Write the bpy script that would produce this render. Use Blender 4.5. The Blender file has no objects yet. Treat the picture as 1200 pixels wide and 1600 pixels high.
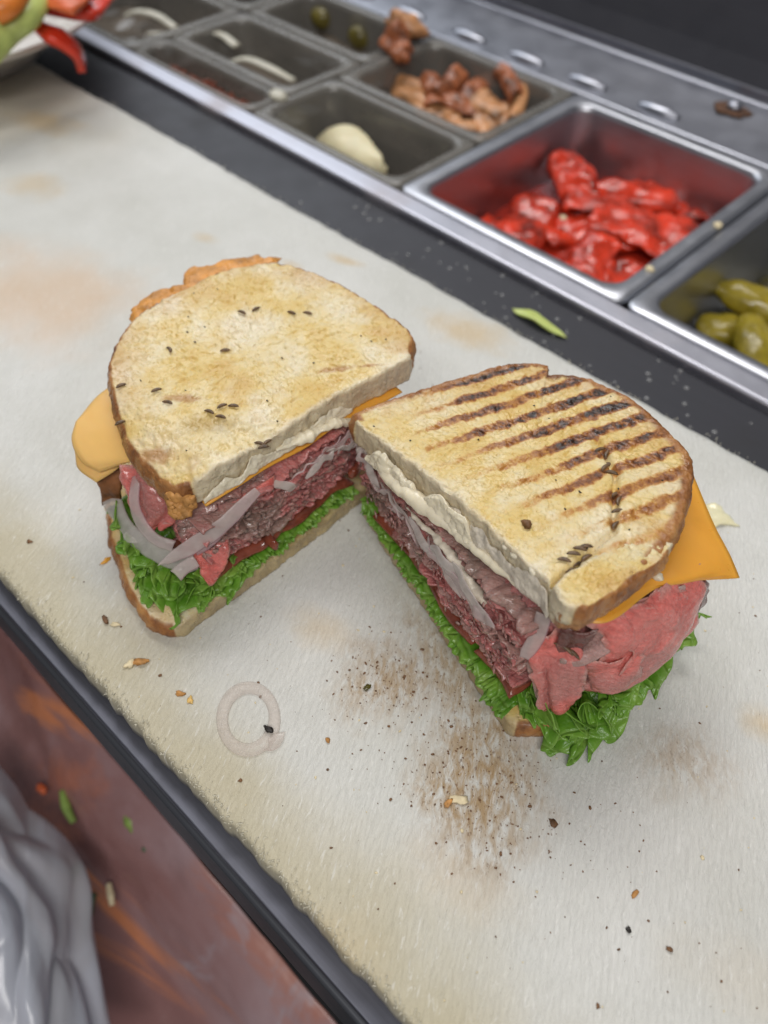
import bpy, math, random
import numpy as np
from mathutils import Matrix, Vector

# ------------------------------------------------------------------ camera, world, light, exposure
S = 0.01                      # all lengths below are centimetres
scene = bpy.context.scene
C = scene.collection
cam_data = bpy.data.cameras.new("camera")
cam = bpy.data.objects.new("camera", cam_data)
C.objects.link(cam)
CAM_R, CAM_U, CAM_D = (0.718384, 0.695327, 0.021107), (-0.542667, 0.541162, 0.642384), (-0.435245, 0.472932, -0.766092)
cam.matrix_world = Matrix(((CAM_R[0], CAM_U[0], -CAM_D[0], 0.0), (CAM_R[1], CAM_U[1], -CAM_D[1], 0.0),
                           (CAM_R[2], CAM_U[2], -CAM_D[2], 0.28), (0, 0, 0, 1)))
cam_data.sensor_fit = 'VERTICAL'
cam_data.sensor_height = 36.0
cam_data.lens = 36.0 * 1320.0 / 1600.0
cam_data.clip_start = 0.01
cam_data.clip_end = 50.0
cam_data.dof.use_dof = True
cam_data.dof.focus_distance = 0.292
cam_data.dof.aperture_fstop = 7.2
scene.camera = cam

world = bpy.data.worlds.new("World")
scene.world = world
world.use_nodes = True
world.node_tree.nodes["Background"].inputs[0].default_value = (0.90, 0.93, 1.0, 1)
world.node_tree.nodes["Background"].inputs[1].default_value = 0.18

def area(name, loc, target, sx, sy, power, col):
    l = bpy.data.lights.new(name, 'AREA')
    l.shape = 'RECTANGLE'; l.size = sx; l.size_y = sy; l.energy = power; l.color = col
    o = bpy.data.objects.new(name, l); C.objects.link(o)
    o.location = loc
    o.rotation_euler = (Vector(target) - Vector(loc)).to_track_quat('-Z', 'Y').to_euler()
    return o
# a big daylit window beyond the far left end of the counter, and a warm ceiling fitting overhead
area("window_light", (-1.75, 0.95, 1.15), (-0.15, 0.15, 0.0), 1.4, 1.0, 11.0, (0.88, 0.94, 1.0))
area("ceiling_light", (-0.80, 0.85, 1.60), (-0.15, 0.16, 0.0), 1.2, 0.45, 18.0, (1.0, 0.98, 0.955))
# the second ceiling fitting, over the cook's side of the counter
area("front_ceiling_light", (0.55, -0.60, 1.30), (-0.12, 0.15, 0.0), 1.2, 0.25, 17.0, (1.0, 0.975, 0.945))

scene.view_settings.view_transform = 'Standard'
scene.view_settings.look = 'None'
scene.view_settings.exposure = -0.15
scene.view_settings.gamma = 1.0
scene.view_settings.use_curve_mapping = False
scene.cycles.use_denoising = True
scene.cycles.max_bounces = 10
scene.cycles.transparent_max_bounces = 16

# ------------------------------------------------------------------ noise and mesh helpers
def _hash(i, j, k, seed):
    h = (i * 374761393 + j * 668265263 + k * 2147483647 + seed * 1274126177) & 0xFFFFFFFF
    h = ((h ^ (h >> 13)) * 1274126177) & 0xFFFFFFFF
    h = ((h ^ (h >> 16)) * 2246822519) & 0xFFFFFFFF
    return ((h ^ (h >> 15)) & 0xFFFFFF) / float(0xFFFFFF) * 2.0 - 1.0

def noise(p, seed=0):
    """smooth value noise in -1..1 for an (N,3) array"""
    p = np.asarray(p, float)
    f = np.floor(p).astype(np.int64)
    t = p - f
    t = t * t * t * (t * (t * 6 - 15) + 10)
    r = 0
    for a in (0, 1):
        for b in (0, 1):
            for c in (0, 1):
                w = (t[:, 0] if a else 1 - t[:, 0]) * (t[:, 1] if b else 1 - t[:, 1]) * (t[:, 2] if c else 1 - t[:, 2])
                r = r + w * _hash(f[:, 0] + a, f[:, 1] + b, f[:, 2] + c, seed)
    return r

def fbm(p, scale=1.0, octaves=4, seed=0, gain=0.5):
    p = np.asarray(p, float) * scale
    r = 0; a = 1.0
    for o in range(octaves):
        r = r + a * noise(p * (2.03 ** o) + 17.3 * o, seed + o)
        a *= gain
    return r

def sstep(a, b, x):
    t = np.clip((np.asarray(x, float) - a) / (b - a), 0, 1)
    return t * t * (3 - 2 * t)

def link(o, parent):
    C.objects.link(o)
    if parent is not None:
        o.parent = parent
        w = Vector((0, 0, 0)); q = parent
        while q is not None:
            w = w + q.location; q = q.parent
        o.location = -w
    return o

def mesh_obj(name, v, f, mat, parent=None, attrs=None, smooth=True, kind=None):
    me = bpy.data.meshes.new(name)
    v = np.asarray(v, float) * S
    me.from_pydata(v.tolist(), [], [list(map(int, q)) for q in f])
    if smooth:
        me.polygons.foreach_set("use_smooth", [True] * len(me.polygons))
    for k, a in (attrs or {}).items():
        at = me.attributes.new(k, 'FLOAT', 'POINT')
        at.data.foreach_set("value", np.asarray(a, np.float32))
    me.materials.append(mat)
    me.update()
    o = bpy.data.objects.new(name, me)
    link(o, parent)
    if kind:
        o["kind"] = kind
    return o

def tag(o, label, cat, group=None):
    o["label"] = label; o["category"] = cat
    if group:
        o["group"] = group
    return o

def thing(name, loc, label, cat, group=None):
    o = bpy.data.objects.new(name, None)
    o.location = Vector(loc) * S
    o.empty_display_size = 0.01
    C.objects.link(o)
    return tag(o, label, cat, group)

def structure(o):
    o["kind"] = "structure"
    return o

def cat_rom(P, n, closed=False):
    """sample a Catmull-Rom curve through P (k,d) at n points"""
    P = np.asarray(P, float)
    k = len(P)
    if closed:
        t = np.linspace(0, k, n, endpoint=False)
    else:
        t = np.linspace(0, k - 1, n)
    i = np.floor(t).astype(int)
    if not closed:
        i = np.minimum(i, k - 2)
    u = (t - i)[:, None]
    if closed:
        g = lambda q: P[q % k]
    else:
        E = np.vstack([2 * P[0] - P[1], P, 2 * P[-1] - P[-2]])
        g = lambda q: E[q + 1]
    p0, p1, p2, p3 = g(i - 1), g(i), g(i + 1), g(i + 2)
    return 0.5 * (2 * p1 + (p2 - p0) * u + (2 * p0 - 5 * p1 + 4 * p2 - p3) * u ** 2 + (3 * p1 - p0 - 3 * p2 + p3) * u ** 3)

def resample(P, n, closed=False):
    """even arc-length resampling of a polyline"""
    P = np.asarray(P, float)
    Q = np.vstack([P, P[:1]]) if closed else P
    L = np.r_[0, np.cumsum(np.linalg.norm(np.diff(Q, axis=0), axis=1))]
    t = np.linspace(0, L[-1], n, endpoint=not closed)
    return np.stack([np.interp(t, L, Q[:, d]) for d in range(P.shape[1])], 1)

def lattice(ctrl, nu, nv):
    ctrl = np.asarray(ctrl, float)                       # rows, cols, 3
    rows = np.stack([cat_rom(r, nv) for r in ctrl])      # rows, nv, 3
    return np.stack([cat_rom(rows[:, j], nu) if len(ctrl) > 2 else
                     rows[0, j] + np.linspace(0, 1, nu)[:, None] * (rows[1, j] - rows[0, j]) for j in range(nv)], 1)

def grid_normals(G):
    du = np.gradient(G, axis=0); dv = np.gradient(G, axis=1)
    n = np.cross(du, dv)
    return n / (np.linalg.norm(n, axis=2, keepdims=True) + 1e-9)

def thick_grid(name, G, thick, mat, parent=None, attrs=None, kind=None):
    """closed sheet of real thickness from a (nu,nv,3) grid; thick may be a (nu,nv) array"""
    nu, nv = G.shape[:2]
    N = grid_normals(G)
    th = np.broadcast_to(np.asarray(thick, float), (nu, nv))[..., None] * 0.5
    A = (G + N * th).reshape(-1, 3); B = (G - N * th).reshape(-1, 3)
    v = np.vstack([A, B]); m = nu * nv
    idx = np.arange(m).reshape(nu, nv)
    q = np.stack([idx[:-1, :-1], idx[1:, :-1], idx[1:, 1:], idx[:-1, 1:]], -1).reshape(-1, 4)
    f = [q, q[:, ::-1] + m]
    for e in (idx[0, :], idx[-1, ::-1], idx[::-1, 0], idx[:, -1]):
        f.append(np.stack([e[:-1], e[1:], e[1:] + m, e[:-1] + m], -1))
    f = np.vstack(f)
    at = {}
    uu, vv = np.meshgrid(np.linspace(0, 1, nu), np.linspace(0, 1, nv), indexing='ij')
    at['u'] = np.r_[uu.ravel(), uu.ravel()]; at['v'] = np.r_[vv.ravel(), vv.ravel()]
    for k, a in (attrs or {}).items():
        at[k] = np.r_[np.asarray(a).ravel(), np.asarray(a).ravel()]
    return mesh_obj(name, v, f, mat, parent, at, kind=kind)

def sheet(name, ctrl, mat, parent=None, nu=40, nv=40, thick=0.15, amp=0.05, freq=1.0, seed=1, edge=0.0, kind=None, folds=None):
    G = lattice(ctrl, nu, nv)
    if folds:                                            # soft pleats: (count, height, slant)
        uu, vv = np.meshgrid(np.linspace(0, 1, nu), np.linspace(0, 1, nv), indexing='ij')
        w = fbm(np.stack([uu * 2, vv * 2, uu * 0 + seed], -1).reshape(-1, 3), 1, 2, seed + 2).reshape(nu, nv)
        s_ = np.sin(2 * np.pi * (folds[0] * vv + folds[2] * uu + 0.35 * w))
        G = G + grid_normals(G) * (folds[1] * (np.abs(s_) ** 0.7 * np.sign(s_)))[..., None]
    if amp:
        N = grid_normals(G)
        d = fbm(G.reshape(-1, 3), freq, 4, seed).reshape(nu, nv)
        G = G + N * (amp * d)[..., None]
    if edge:                                             # ragged outline
        c = G.mean(axis=(0, 1))
        uu, vv = np.meshgrid(np.linspace(-1, 1, nu), np.linspace(-1, 1, nv), indexing='ij')
        w = np.maximum(np.abs(uu), np.abs(vv)) ** 6
        e = fbm(G.reshape(-1, 3), 2.2, 3, seed + 9).reshape(nu, nv)
        G = G + (G - c) / (np.linalg.norm(G - c, axis=2, keepdims=True) + 1e-6) * (edge * w * e)[..., None]
    uu, vv = np.meshgrid(np.linspace(-1, 1, nu), np.linspace(-1, 1, nv), indexing='ij')
    rim = np.maximum(np.abs(uu), np.abs(vv))
    t = thick * (1 - 0.75 * sstep(0.85, 1.0, rim))
    return thick_grid(name, G, t, mat, parent, kind=kind)

def tube_geo(path, rad, ns=10, flat=1.0, cap=True, up=(0, 0, 1)):
    """tapered tube; rad scalar or array; flat squashes along 'up'-ish axis"""
    P = np.asarray(path, float); n = len(P)
    rad = np.broadcast_to(np.asarray(rad, float), (n,))
    T = np.gradient(P, axis=0); T /= np.linalg.norm(T, axis=1, keepdims=True) + 1e-9
    upv = np.asarray(up, float)
    A = np.cross(T, upv); ln = np.linalg.norm(A, axis=1, keepdims=True)
    A = np.where(ln < 0.05, np.cross(T, np.array([1.0, 0.3, 0.0])), A)
    A /= np.linalg.norm(A, axis=1, keepdims=True)
    B = np.cross(A, T)
    th = np.linspace(0, 2 * np.pi, ns, endpoint=False)
    v = (P[:, None] + rad[:, None, None] * (A[:, None] * np.cos(th)[None, :, None] + B[:, None] * (np.sin(th)[None, :, None] * flat))).reshape(-1, 3)
    f = []
    for i in range(n - 1):
        for j in range(ns):
            a = i * ns + j; b = i * ns + (j + 1) % ns
            f.append((a, b, b + ns, a + ns))
    if cap:
        f.append(list(range(ns))[::-1]); f.append([(n - 1) * ns + j for j in range(ns)])
    return v, f

def tube(name, path, rad, mat, parent=None, ns=10, flat=1.0, n=None, amp=0, freq=2.0, seed=3, up=(0, 0, 1), kind=None):
    P = cat_rom(path, n) if n else np.asarray(path, float)
    if n and np.ndim(rad):
        rad = np.interp(np.linspace(0, 1, n), np.linspace(0, 1, len(rad)), rad)
    v, f = tube_geo(P, rad, ns, flat, True, up)
    if amp:
        c = np.repeat(P, ns, axis=0); d = v - c
        ln = np.linalg.norm(d, axis=1, keepdims=True) + 1e-9
        v = v + d / ln * (amp * fbm(v, freq, 3, seed))[:, None]
    return mesh_obj(name, v, f, mat, parent, kind=kind)

def blob_geo(c, r, nu=14, nv=10, amp=0.2, freq=1.5, seed=0, rot=None):
    th = np.linspace(0, 2 * np.pi, nu, endpoint=False); ph = np.linspace(0, np.pi, nv + 1)[1:-1]
    d = [(0, 0, 1)] + [(math.sin(p) * math.cos(t), math.sin(p) * math.sin(t), math.cos(p)) for p in ph for t in th] + [(0, 0, -1)]
    d = np.array(d)
    k = 1 + amp * fbm(d * freq + np.asarray(c) * 3.1, 1, 3, seed)
    v = d * k[:, None] * np.asarray(r, float)
    if rot is not None:
        v = v @ np.array(Matrix.Rotation(rot[0], 3, 'Z') @ Matrix.Rotation(rot[1], 3, 'Y') @ Matrix.Rotation(rot[2], 3, 'X')).T
    v = v + np.asarray(c, float)
    f = []
    R_ = len(ph)
    for j in range(nu):
        f.append((0, 1 + j, 1 + (j + 1) % nu))
        for i in range(R_ - 1):
            a = 1 + i * nu + j; b = 1 + i * nu + (j + 1) % nu
            f.append((a, a + nu, b + nu, b))
        a = 1 + (R_ - 1) * nu
        f.append((a + j, len(v) - 1, a + (j + 1) % nu))
    return v, f

def blob(name, c, r, mat, parent=None, **kw):
    v, f = blob_geo(c, r, **kw)
    return mesh_obj(name, v, f, mat, parent)

class Bag:
    """collects many little pieces into one mesh"""
    def __init__(self):
        self.v = []; self.f = []; self.n = 0; self.t = []
    def add(self, v, f, tint=0.0):
        v = np.asarray(v, float)
        self.v.append(v); self.f += [[i + self.n for i in q] for q in f]; self.n += len(v)
        self.t.append(np.full(len(v), tint))
    def build(self, name, mat, parent=None, kind=None, smooth=True):
        return mesh_obj(name, np.vstack(self.v), self.f, mat, parent, {'tint': np.concatenate(self.t)}, smooth, kind)

def box_geo(x0, x1, y0, y1, z0, z1, b=0.0):
    """box with a chamfer b on all edges"""
    c = np.array([(x0 + x1) / 2, (y0 + y1) / 2, (z0 + z1) / 2]); h = np.array([(x1 - x0) / 2, (y1 - y0) / 2, (z1 - z0) / 2])
    if b <= 0:
        v = np.array([[sx, sy, sz] for sx in (-1, 1) for sy in (-1, 1) for sz in (-1, 1)]) * h + c
        return v, [(0, 1, 3, 2), (4, 6, 7, 5), (0, 4, 5, 1), (2, 3, 7, 6), (0, 2, 6, 4), (1, 5, 7, 3)]
    import bmesh
    bm = bmesh.new()
    bmesh.ops.create_cube(bm, size=2.0)
    for q in bm.verts:
        q.co = Vector((q.co.x * h[0], q.co.y * h[1], q.co.z * h[2]))
    bmesh.ops.bevel(bm, geom=bm.edges[:], offset=b, segments=3, affect='EDGES', profile=0.5)
    bm.verts.index_update()
    v = np.array([q.co[:] for q in bm.verts]) + c
    f = [[q.index for q in p.verts] for p in bm.faces]
    bm.free()
    return v, f

def box(name, x0, x1, y0, y1, z0, z1, mat, parent=None, b=0.05):
    v, f = box_geo(x0, x1, y0, y1, z0, z1, b)
    return mesh_obj(name, v, f, mat, parent, smooth=False)

# ------------------------------------------------------------------ materials
class N:
    """small node-graph writer"""
    def __init__(self, name):
        self.m = bpy.data.materials.new(name); self.m.use_nodes = True
        self.t = self.m.node_tree; self.b = self.t.nodes["Principled BSDF"]; self.out = self.t.nodes["Material Output"]
        self.co = None
    def node(self, kind, **kw):
        n = self.t.nodes.new(kind)
        for k, v in kw.items():
            setattr(n, k, v)
        return n
    def put(self, sock, val):
        if val is None:
            return
        if hasattr(val, 'links') or isinstance(val, bpy.types.NodeSocket):
            self.t.links.new(val, sock)
        elif isinstance(val, (tuple, list)) and sock.type == 'RGBA' and len(val) == 3:
            sock.default_value = (*val, 1)
        else:
            sock.default_value = val
    def set(self, **kw):
        for k, v in kw.items():
            self.put(self.b.inputs[k.replace('_', ' ')], v)
        return self
    def obj(self):
        if self.co is None:
            self.co = self.node('ShaderNodeTexCoord').outputs['Object']
        return self.co
    def mapped(self, scale=(1, 1, 1), rot=(0, 0, 0), loc=(0, 0, 0), vec=None):
        n = self.node('ShaderNodeMapping')
        self.put(n.inputs['Vector'], vec or self.obj())
        n.inputs['Scale'].default_value = scale; n.inputs['Rotation'].default_value = rot; n.inputs['Location'].default_value = loc
        return n.outputs[0]
    def noise(self, scale, detail=4, rough=0.55, dist=0.0, vec=None):
        n = self.node('ShaderNodeTexNoise')
        self.put(n.inputs['Vector'], vec or self.obj())
        n.inputs['Scale'].default_value = scale; n.inputs['Detail'].default_value = detail
        n.inputs['Roughness'].default_value = rough; n.inputs['Distortion'].default_value = dist
        return n.outputs['Fac']
    def voro(self, scale, feature='F1', vec=None, rand=1.0):
        n = self.node('ShaderNodeTexVoronoi', feature=feature)
        self.put(n.inputs['Vector'], vec or self.obj())
        n.inputs['Scale'].default_value = scale; n.inputs['Randomness'].default_value = rand
        return n.outputs['Distance']
    def ramp(self, fac, *stops):
        n = self.node('ShaderNodeValToRGB')
        self.put(n.inputs[0], fac)
        e = n.color_ramp.elements
        while len(e) < len(stops):
            e.new(0.5)
        for q, (p, c) in zip(e, stops):
            q.position = p
            q.color = (*c, 1) if isinstance(c, (tuple, list)) else (c, c, c, 1)
        return n.outputs[0]
    def map(self, x, a, b, c=0.0, d=1.0, smooth=True):
        n = self.node('ShaderNodeMapRange', interpolation_type='SMOOTHSTEP' if smooth else 'LINEAR')
        self.put(n.inputs[0], x)
        for i, q in enumerate((a, b, c, d)):
            n.inputs[i + 1].default_value = q
        return n.outputs[0]
    def math(self, op, a, b=0.0, clamp=False):
        n = self.node('ShaderNodeMath', operation=op, use_clamp=clamp)
        self.put(n.inputs[0], a); self.put(n.inputs[1], b)
        return n.outputs[0]
    def mix(self, fac, a, b, mode='MIX'):
        n = self.node('ShaderNodeMix', data_type='RGBA', blend_type=mode)
        self.put(n.inputs[0], fac); self.put(n.inputs[6], a); self.put(n.inputs[7], b)
        return n.outputs[2]
    def attr(self, name):
        return self.node('ShaderNodeAttribute', attribute_name=name).outputs['Fac']
    def xyz(self, vec=None):
        n = self.node('ShaderNodeSeparateXYZ'); self.put(n.inputs[0], vec or self.obj())
        return n.outputs
    def bump(self, h, strength=0.3, dist=0.001, normal=None):
        n = self.node('ShaderNodeBump')
        self.put(n.inputs['Height'], h)
        n.inputs['Strength'].default_value = strength; n.inputs['Distance'].default_value = dist
        self.put(n.inputs['Normal'], normal)
        return n.outputs[0]
    def sss(self, w, rad, scale=0.003):
        self.b.inputs['Subsurface Weight'].default_value = w
        self.b.inputs['Subsurface Radius'].default_value = rad
        self.b.inputs['Subsurface Scale'].default_value = scale
        return self

def blobmask(n, cx, cy, rx, ry, ang=0.0, wob=0.35, soft=0.7, nscale=60.0):
    """soft irregular patch mask on the xy plane (cm) - a stain with a shape of its own"""
    m = n.node('ShaderNodeMapping', vector_type='TEXTURE')
    n.put(m.inputs['Vector'], n.obj())
    m.inputs['Location'].default_value = (cx * S, cy * S, 0); m.inputs['Rotation'].default_value = (0, 0, ang)
    m.inputs['Scale'].default_value = (rx * S, ry * S, 1)
    l = n.node('ShaderNodeVectorMath', operation='LENGTH'); n.put(l.inputs[0], m.outputs[0])
    r = n.math('ADD', l.outputs['Value'], n.math('MULTIPLY', n.math('SUBTRACT', n.noise(nscale, 3), 0.5), wob * 2))
    return n.map(r, 1.0, 1.0 - soft)

def stretched(n, ang, sx, sy, sz=1.0):
    m = n.node('ShaderNodeMapping', vector_type='TEXTURE')
    n.put(m.inputs['Vector'], n.obj())
    m.inputs['Rotation'].default_value = (0, 0, ang); m.inputs['Scale'].default_value = (sx, sy, sz)
    return m.outputs[0]

def mat_board():
    n = N("white_polyethylene")
    x, y, z = n.xyz()
    base = n.ramp(n.noise(14, 5), (0.30, (0.60, 0.595, 0.545)), (0.7, (0.73, 0.725, 0.69)))
    # dingy, yellowed worn strip along the front edge
    edge = n.map(n.math('ADD', y, n.math('MULTIPLY', n.math('SUBTRACT', n.noise(22, 4), 0.5), 0.05)), 0.085, 0.040)
    base = n.mix(n.math('MULTIPLY', edge, 0.75), base, (0.50, 0.43, 0.26))
    # browner tint over the far end, broken up by noise
    far_tint = blobmask(n, -68, 24, 18, 12, 0.2, 0.6, 0.9, 12)
    base = n.mix(n.math('MULTIPLY', far_tint, 0.6), base, (0.50, 0.42, 0.28))
    # orange wash and yellow spots
    o1 = blobmask(n, -40.5, 14.5, 10, 6, 0.4, 0.5, 0.9, 25)
    base = n.mix(n.math('MULTIPLY', o1, 0.55), base, (0.72, 0.46, 0.25))
    for (cx, cy, rx, ry, s) in ((-21.5, 29.3, 3.4, 1.8, 0.55), (-3.5, 8.0, 3, 1.5, 0.2), (0.8, 19.8, 1.3, 1.0, 0.5), (-13.5, 11.3, 1.8, 1.3, 0.35),
                                (-50, 21, 3, 2, 0.4), (-57, 26, 4, 2, 0.5), (-38, 25, 1.2, .7, 0.35), (-32.5, 26.8, 1.0, .5, 0.4), (-30.7, 29.3, 1.6, .6, 0.55), (-5.2, 2.9, 3, 3, 0.25), (5, 12, 4, 2, 0.12)):
        base = n.mix(n.math('MULTIPLY', blobmask(n, cx, cy, rx, ry, 0.3, 0.5, 0.9, 70), s), base, (0.62, 0.42, 0.16))
    # brown juice stains dragged in streaks in front of the sandwich
    ang = math.radians(-50)
    streak = n.noise(1.0, 6, 0.65, 0.6, stretched(n, ang, 0.0075, 0.0030))
    fine = n.noise(1.0, 5, 0.7, 0.4, stretched(n, ang, 0.0024, 0.0013))
    s1 = n.math('MAXIMUM', n.math('MAXIMUM', blobmask(n, -5.2, 10.9, 4.2, 3.0, ang, 0.45, 0.75), n.math('MULTIPLY', blobmask(n, -10.2, 11.6, 2.8, 2.6, ang, 0.5, 0.8), 0.85)),
                n.math('MULTIPLY', blobmask(n, -0.6, 16.5, 2.5, 2.0, 0.5, 0.5, 0.8), 0.5))
    s1 = n.math('MAXIMUM', s1, n.math('MULTIPLY', blobmask(n, -8.5, 13.2, 5.2, 1.2, -0.33, 0.5, 0.8), 0.8))
    wash = n.math('MULTIPLY', s1, n.map(streak, 0.30, 0.62))
    base = n.mix(n.math('MULTIPLY', wash, 0.85), base, (0.36, 0.215, 0.07))
    spk = n.math('MULTIPLY', n.map(s1, 0.1, 0.8), n.map(fine, 0.565, 0.63))
    base = n.mix(n.math('MULTIPLY', spk, 0.62), base, (0.16, 0.075, 0.025))
    # knife-score fuzz: white short strands
    fz = n.map(n.noise(1.0, 3, 0.6, 1.0, stretched(n, math.radians(-62), 0.006, 0.0011)), 0.60, 0.68)
    base = n.mix(n.math('MULTIPLY', fz, 0.4), base, (0.84, 0.83, 0.79))
    n.set(Base_Color=base, Roughness=n.map(n.noise(60, 4), 0.3, 0.7, 0.34, 0.52), Specular_IOR_Level=0.45)
    h1 = n.noise(1.0, 5, 0.6, 1.2, stretched(n, math.radians(-62), 0.0045, 0.0014))
    h2 = n.noise(520, 4, 0.7)
    rough_edge = n.map(y, 0.115, 0.045, 0.5, 1.1)
    hh = n.math('ADD', n.math('MULTIPLY', h1, 0.9), n.math('MULTIPLY', h2, n.math('MULTIPLY', rough_edge, 0.55)))
    n.set(Normal=n.bump(hh, 0.75, 0.0010))
    n.sss(0.12, (0.8, 0.8, 0.7), 0.004)
    return n.m

def mat_bread(name, grilled, cut_lo=(0.54, 0.45, 0.31), cut_hi=(0.74, 0.65, 0.48)):
    """toasted bread; 'crust' = distance into the crust, 'cut' = pale cut face"""
    n = N(name)
    crust = n.attr('crust')
    x, y, z = n.xyz()
    big = n.noise(34, 4, 0.55); mid = n.noise(120, 4, 0.6)
    crumb = n.ramp(n.math('ADD', n.math('MULTIPLY', big, 0.65), n.math('MULTIPLY', mid, 0.35)),
                   (0.38, (0.80, 0.70, 0.49)), (0.47, (0.76, 0.62, 0.34)), (0.55, (0.73, 0.54, 0.20)), (0.66, (0.64, 0.41, 0.10)))
    pores = n.map(n.voro(520, 'F1'), 0.08, 0.40)
    crumb = n.mix(n.math('MULTIPLY', n.math('SUBTRACT', 1.0, pores), 0.22), crumb, (0.62, 0.44, 0.16))
    edge = n.math('MULTIPLY', n.attr('edge'), n.map(n.noise(48, 4, 0.6), 0.34, 0.62))
    crumb = n.mix(n.math('MULTIPLY', edge, 0.62), crumb, (0.56, 0.33, 0.12))
    crumb = n.mix(n.map(n.noise(24, 4, 0.6), 0.56, 0.70, 0.0, 0.45), crumb, (0.60, 0.36, 0.11))
    cut = n.attr('cut')
    crumb = n.mix(n.math('MULTIPLY', cut, 0.85), crumb, n.ramp(mid, (0.35, cut_lo), (0.65, cut_hi)))
    if grilled:
        # bars pressed in by the grill: parallel scorched lines about a centimetre apart
        th = math.radians(69)
        cx, cy = -11.0 * S, 19.0 * S
        w = n.node('ShaderNodeVectorMath', operation='DOT_PRODUCT')
        n.put(w.inputs[0], n.obj()); w.inputs[1].default_value = (-math.sin(th), math.cos(th), 0)
        c0 = -math.sin(th) * (-13.29 * S) + math.cos(th) * (15.62 * S)
        t = n.math('DIVIDE', n.math('SUBTRACT', w.outputs['Value'], c0), 0.0099)
        t = n.math('ADD', t, n.math('MULTIPLY', n.math('SUBTRACT', n.noise(70, 4), 0.5), 0.42))
        fr = n.math('ABSOLUTE', n.math('SUBTRACT', n.math('FRACT', n.math('ADD', t, 0.5)), 0.5))
        a = n.node('ShaderNodeVectorMath', operation='DOT_PRODUCT')
        n.put(a.inputs[0], n.obj()); a.inputs[1].default_value = (math.cos(th), math.sin(th), 0)
        al = a.outputs['Value']
        # along the bar: fades towards the cut side, strongest at the far crust
        cutd = n.node('ShaderNodeVectorMath', operation='DOT_PRODUCT')
        n.put(cutd.inputs[0], n.obj()); cutd.inputs[1].default_value = (0.27, 0.963, 0)
        dist = n.math('SUBTRACT', cutd.outputs['Value'], (0.27 * -16.7 + 0.963 * 16.2) * S)
        far = n.map(n.math('ADD', dist, n.math('MULTIPLY', n.math('SUBTRACT', n.noise(40, 3), 0.5), 0.05)), 0.002, 0.066, 0.0, 1.0)
        strong = n.map(w.outputs['Value'], c0 - 0.075, c0 + 0.004, 0.42, 1.0)
        nb = n.noise(260, 5, 0.7)
        width = n.math('MULTIPLY', n.math('ADD', 0.22, n.math('MULTIPLY', far, 0.14)), n.math('ADD', 0.55, n.math('MULTIPLY', n.noise(150, 4, 0.65), 0.9)))
        bar = n.math('SUBTRACT', 1.0, n.math('DIVIDE', fr, width), True)
        amt = n.math('MULTIPLY', n.math('MULTIPLY', n.map(bar, 0.0, 0.75), far), n.math('MULTIPLY', strong, n.map(n.noise(60, 5, 0.65), 0.28, 0.58, 0.35, 1.15)))
        amt = n.math('MULTIPLY', amt, n.map(nb, 0.30, 0.66, 0.35, 1.25))
        amt = n.math('MULTIPLY', amt, n.math('SUBTRACT', 1.0, cut), True)
        halo = n.math('MULTIPLY', n.math('MULTIPLY', n.map(n.math('DIVIDE', fr, 0.36), 1.0, 0.2), far), n.math('MULTIPLY', n.map(n.noise(70, 4), 0.3, 0.6, 0.2, 1.0), n.math('SUBTRACT', 1.0, cut)), True)
        crumb = n.mix(n.math('MULTIPLY', halo, 0.72), crumb, (0.62, 0.34, 0.075))
        scorch = n.ramp(amt, (0.0, (0.68, 0.45, 0.13)), (0.22, (0.52, 0.24, 0.05)), (0.5, (0.27, 0.09, 0.018)), (0.78, (0.10, 0.032, 0.009)), (1.0, (0.025, 0.012, 0.007)))
        crumb = n.mix(n.map(amt, 0.02, 0.30), crumb, scorch)
    else:
        # a few faint touches of the grill
        for (cx, cy, rx, ry, a) in ((-17.9, 18.3, 0.9, 0.16, 0.9), (-18.7, 17.2, 1.0, 0.22, 0.9), (-21.4, 12.0, 1.2, 0.3, 0.7), (-20.0, 9.6, 1.0, 0.5, 0.5)):
            crumb = n.mix(n.math('MULTIPLY', blobmask(n, cx, cy, rx, ry, a, 0.7, 0.8, 150), 0.75), crumb, (0.40, 0.17, 0.03))
        mould = n.math('MULTIPLY', blobmask(n, -19.6, 11.9, 1.6, 0.8, 0.9, 0.9, 0.9, 90), 0.4)
        crumb = n.mix(mould, crumb, (0.30, 0.20, 0.10))
    crustcol = n.ramp(n.noise(85, 5, 0.65), (0.30, (0.12, 0.040, 0.012)), (0.48, (0.34, 0.135, 0.035)), (0.66, (0.52, 0.26, 0.085)))
    cm = n.map(n.math('ADD', crust, n.math('MULTIPLY', n.math('SUBTRACT', n.noise(140, 4), 0.5), 0.5)), 0.30, 0.72)
    col = n.mix(cm, crumb, crustcol)
    n.set(Base_Color=col, Roughness=n.map(n.noise(90, 4), 0.35, 0.65, 0.24, 0.58), Specular_IOR_Level=0.6, Coat_Weight=n.map(n.noise(30, 4), 0.4, 0.65, 0.0, 0.35), Coat_Roughness=0.22)
    hb = n.math('ADD', n.math('MULTIPLY', n.noise(650, 4, 0.7), 1.0), n.math('MULTIPLY', pores, 0.6))
    n.set(Normal=n.bump(hb, 0.55, 0.0007))
    n.sss(0.22, (1.0, 0.7, 0.4), 0.003)
    return n.m

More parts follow.
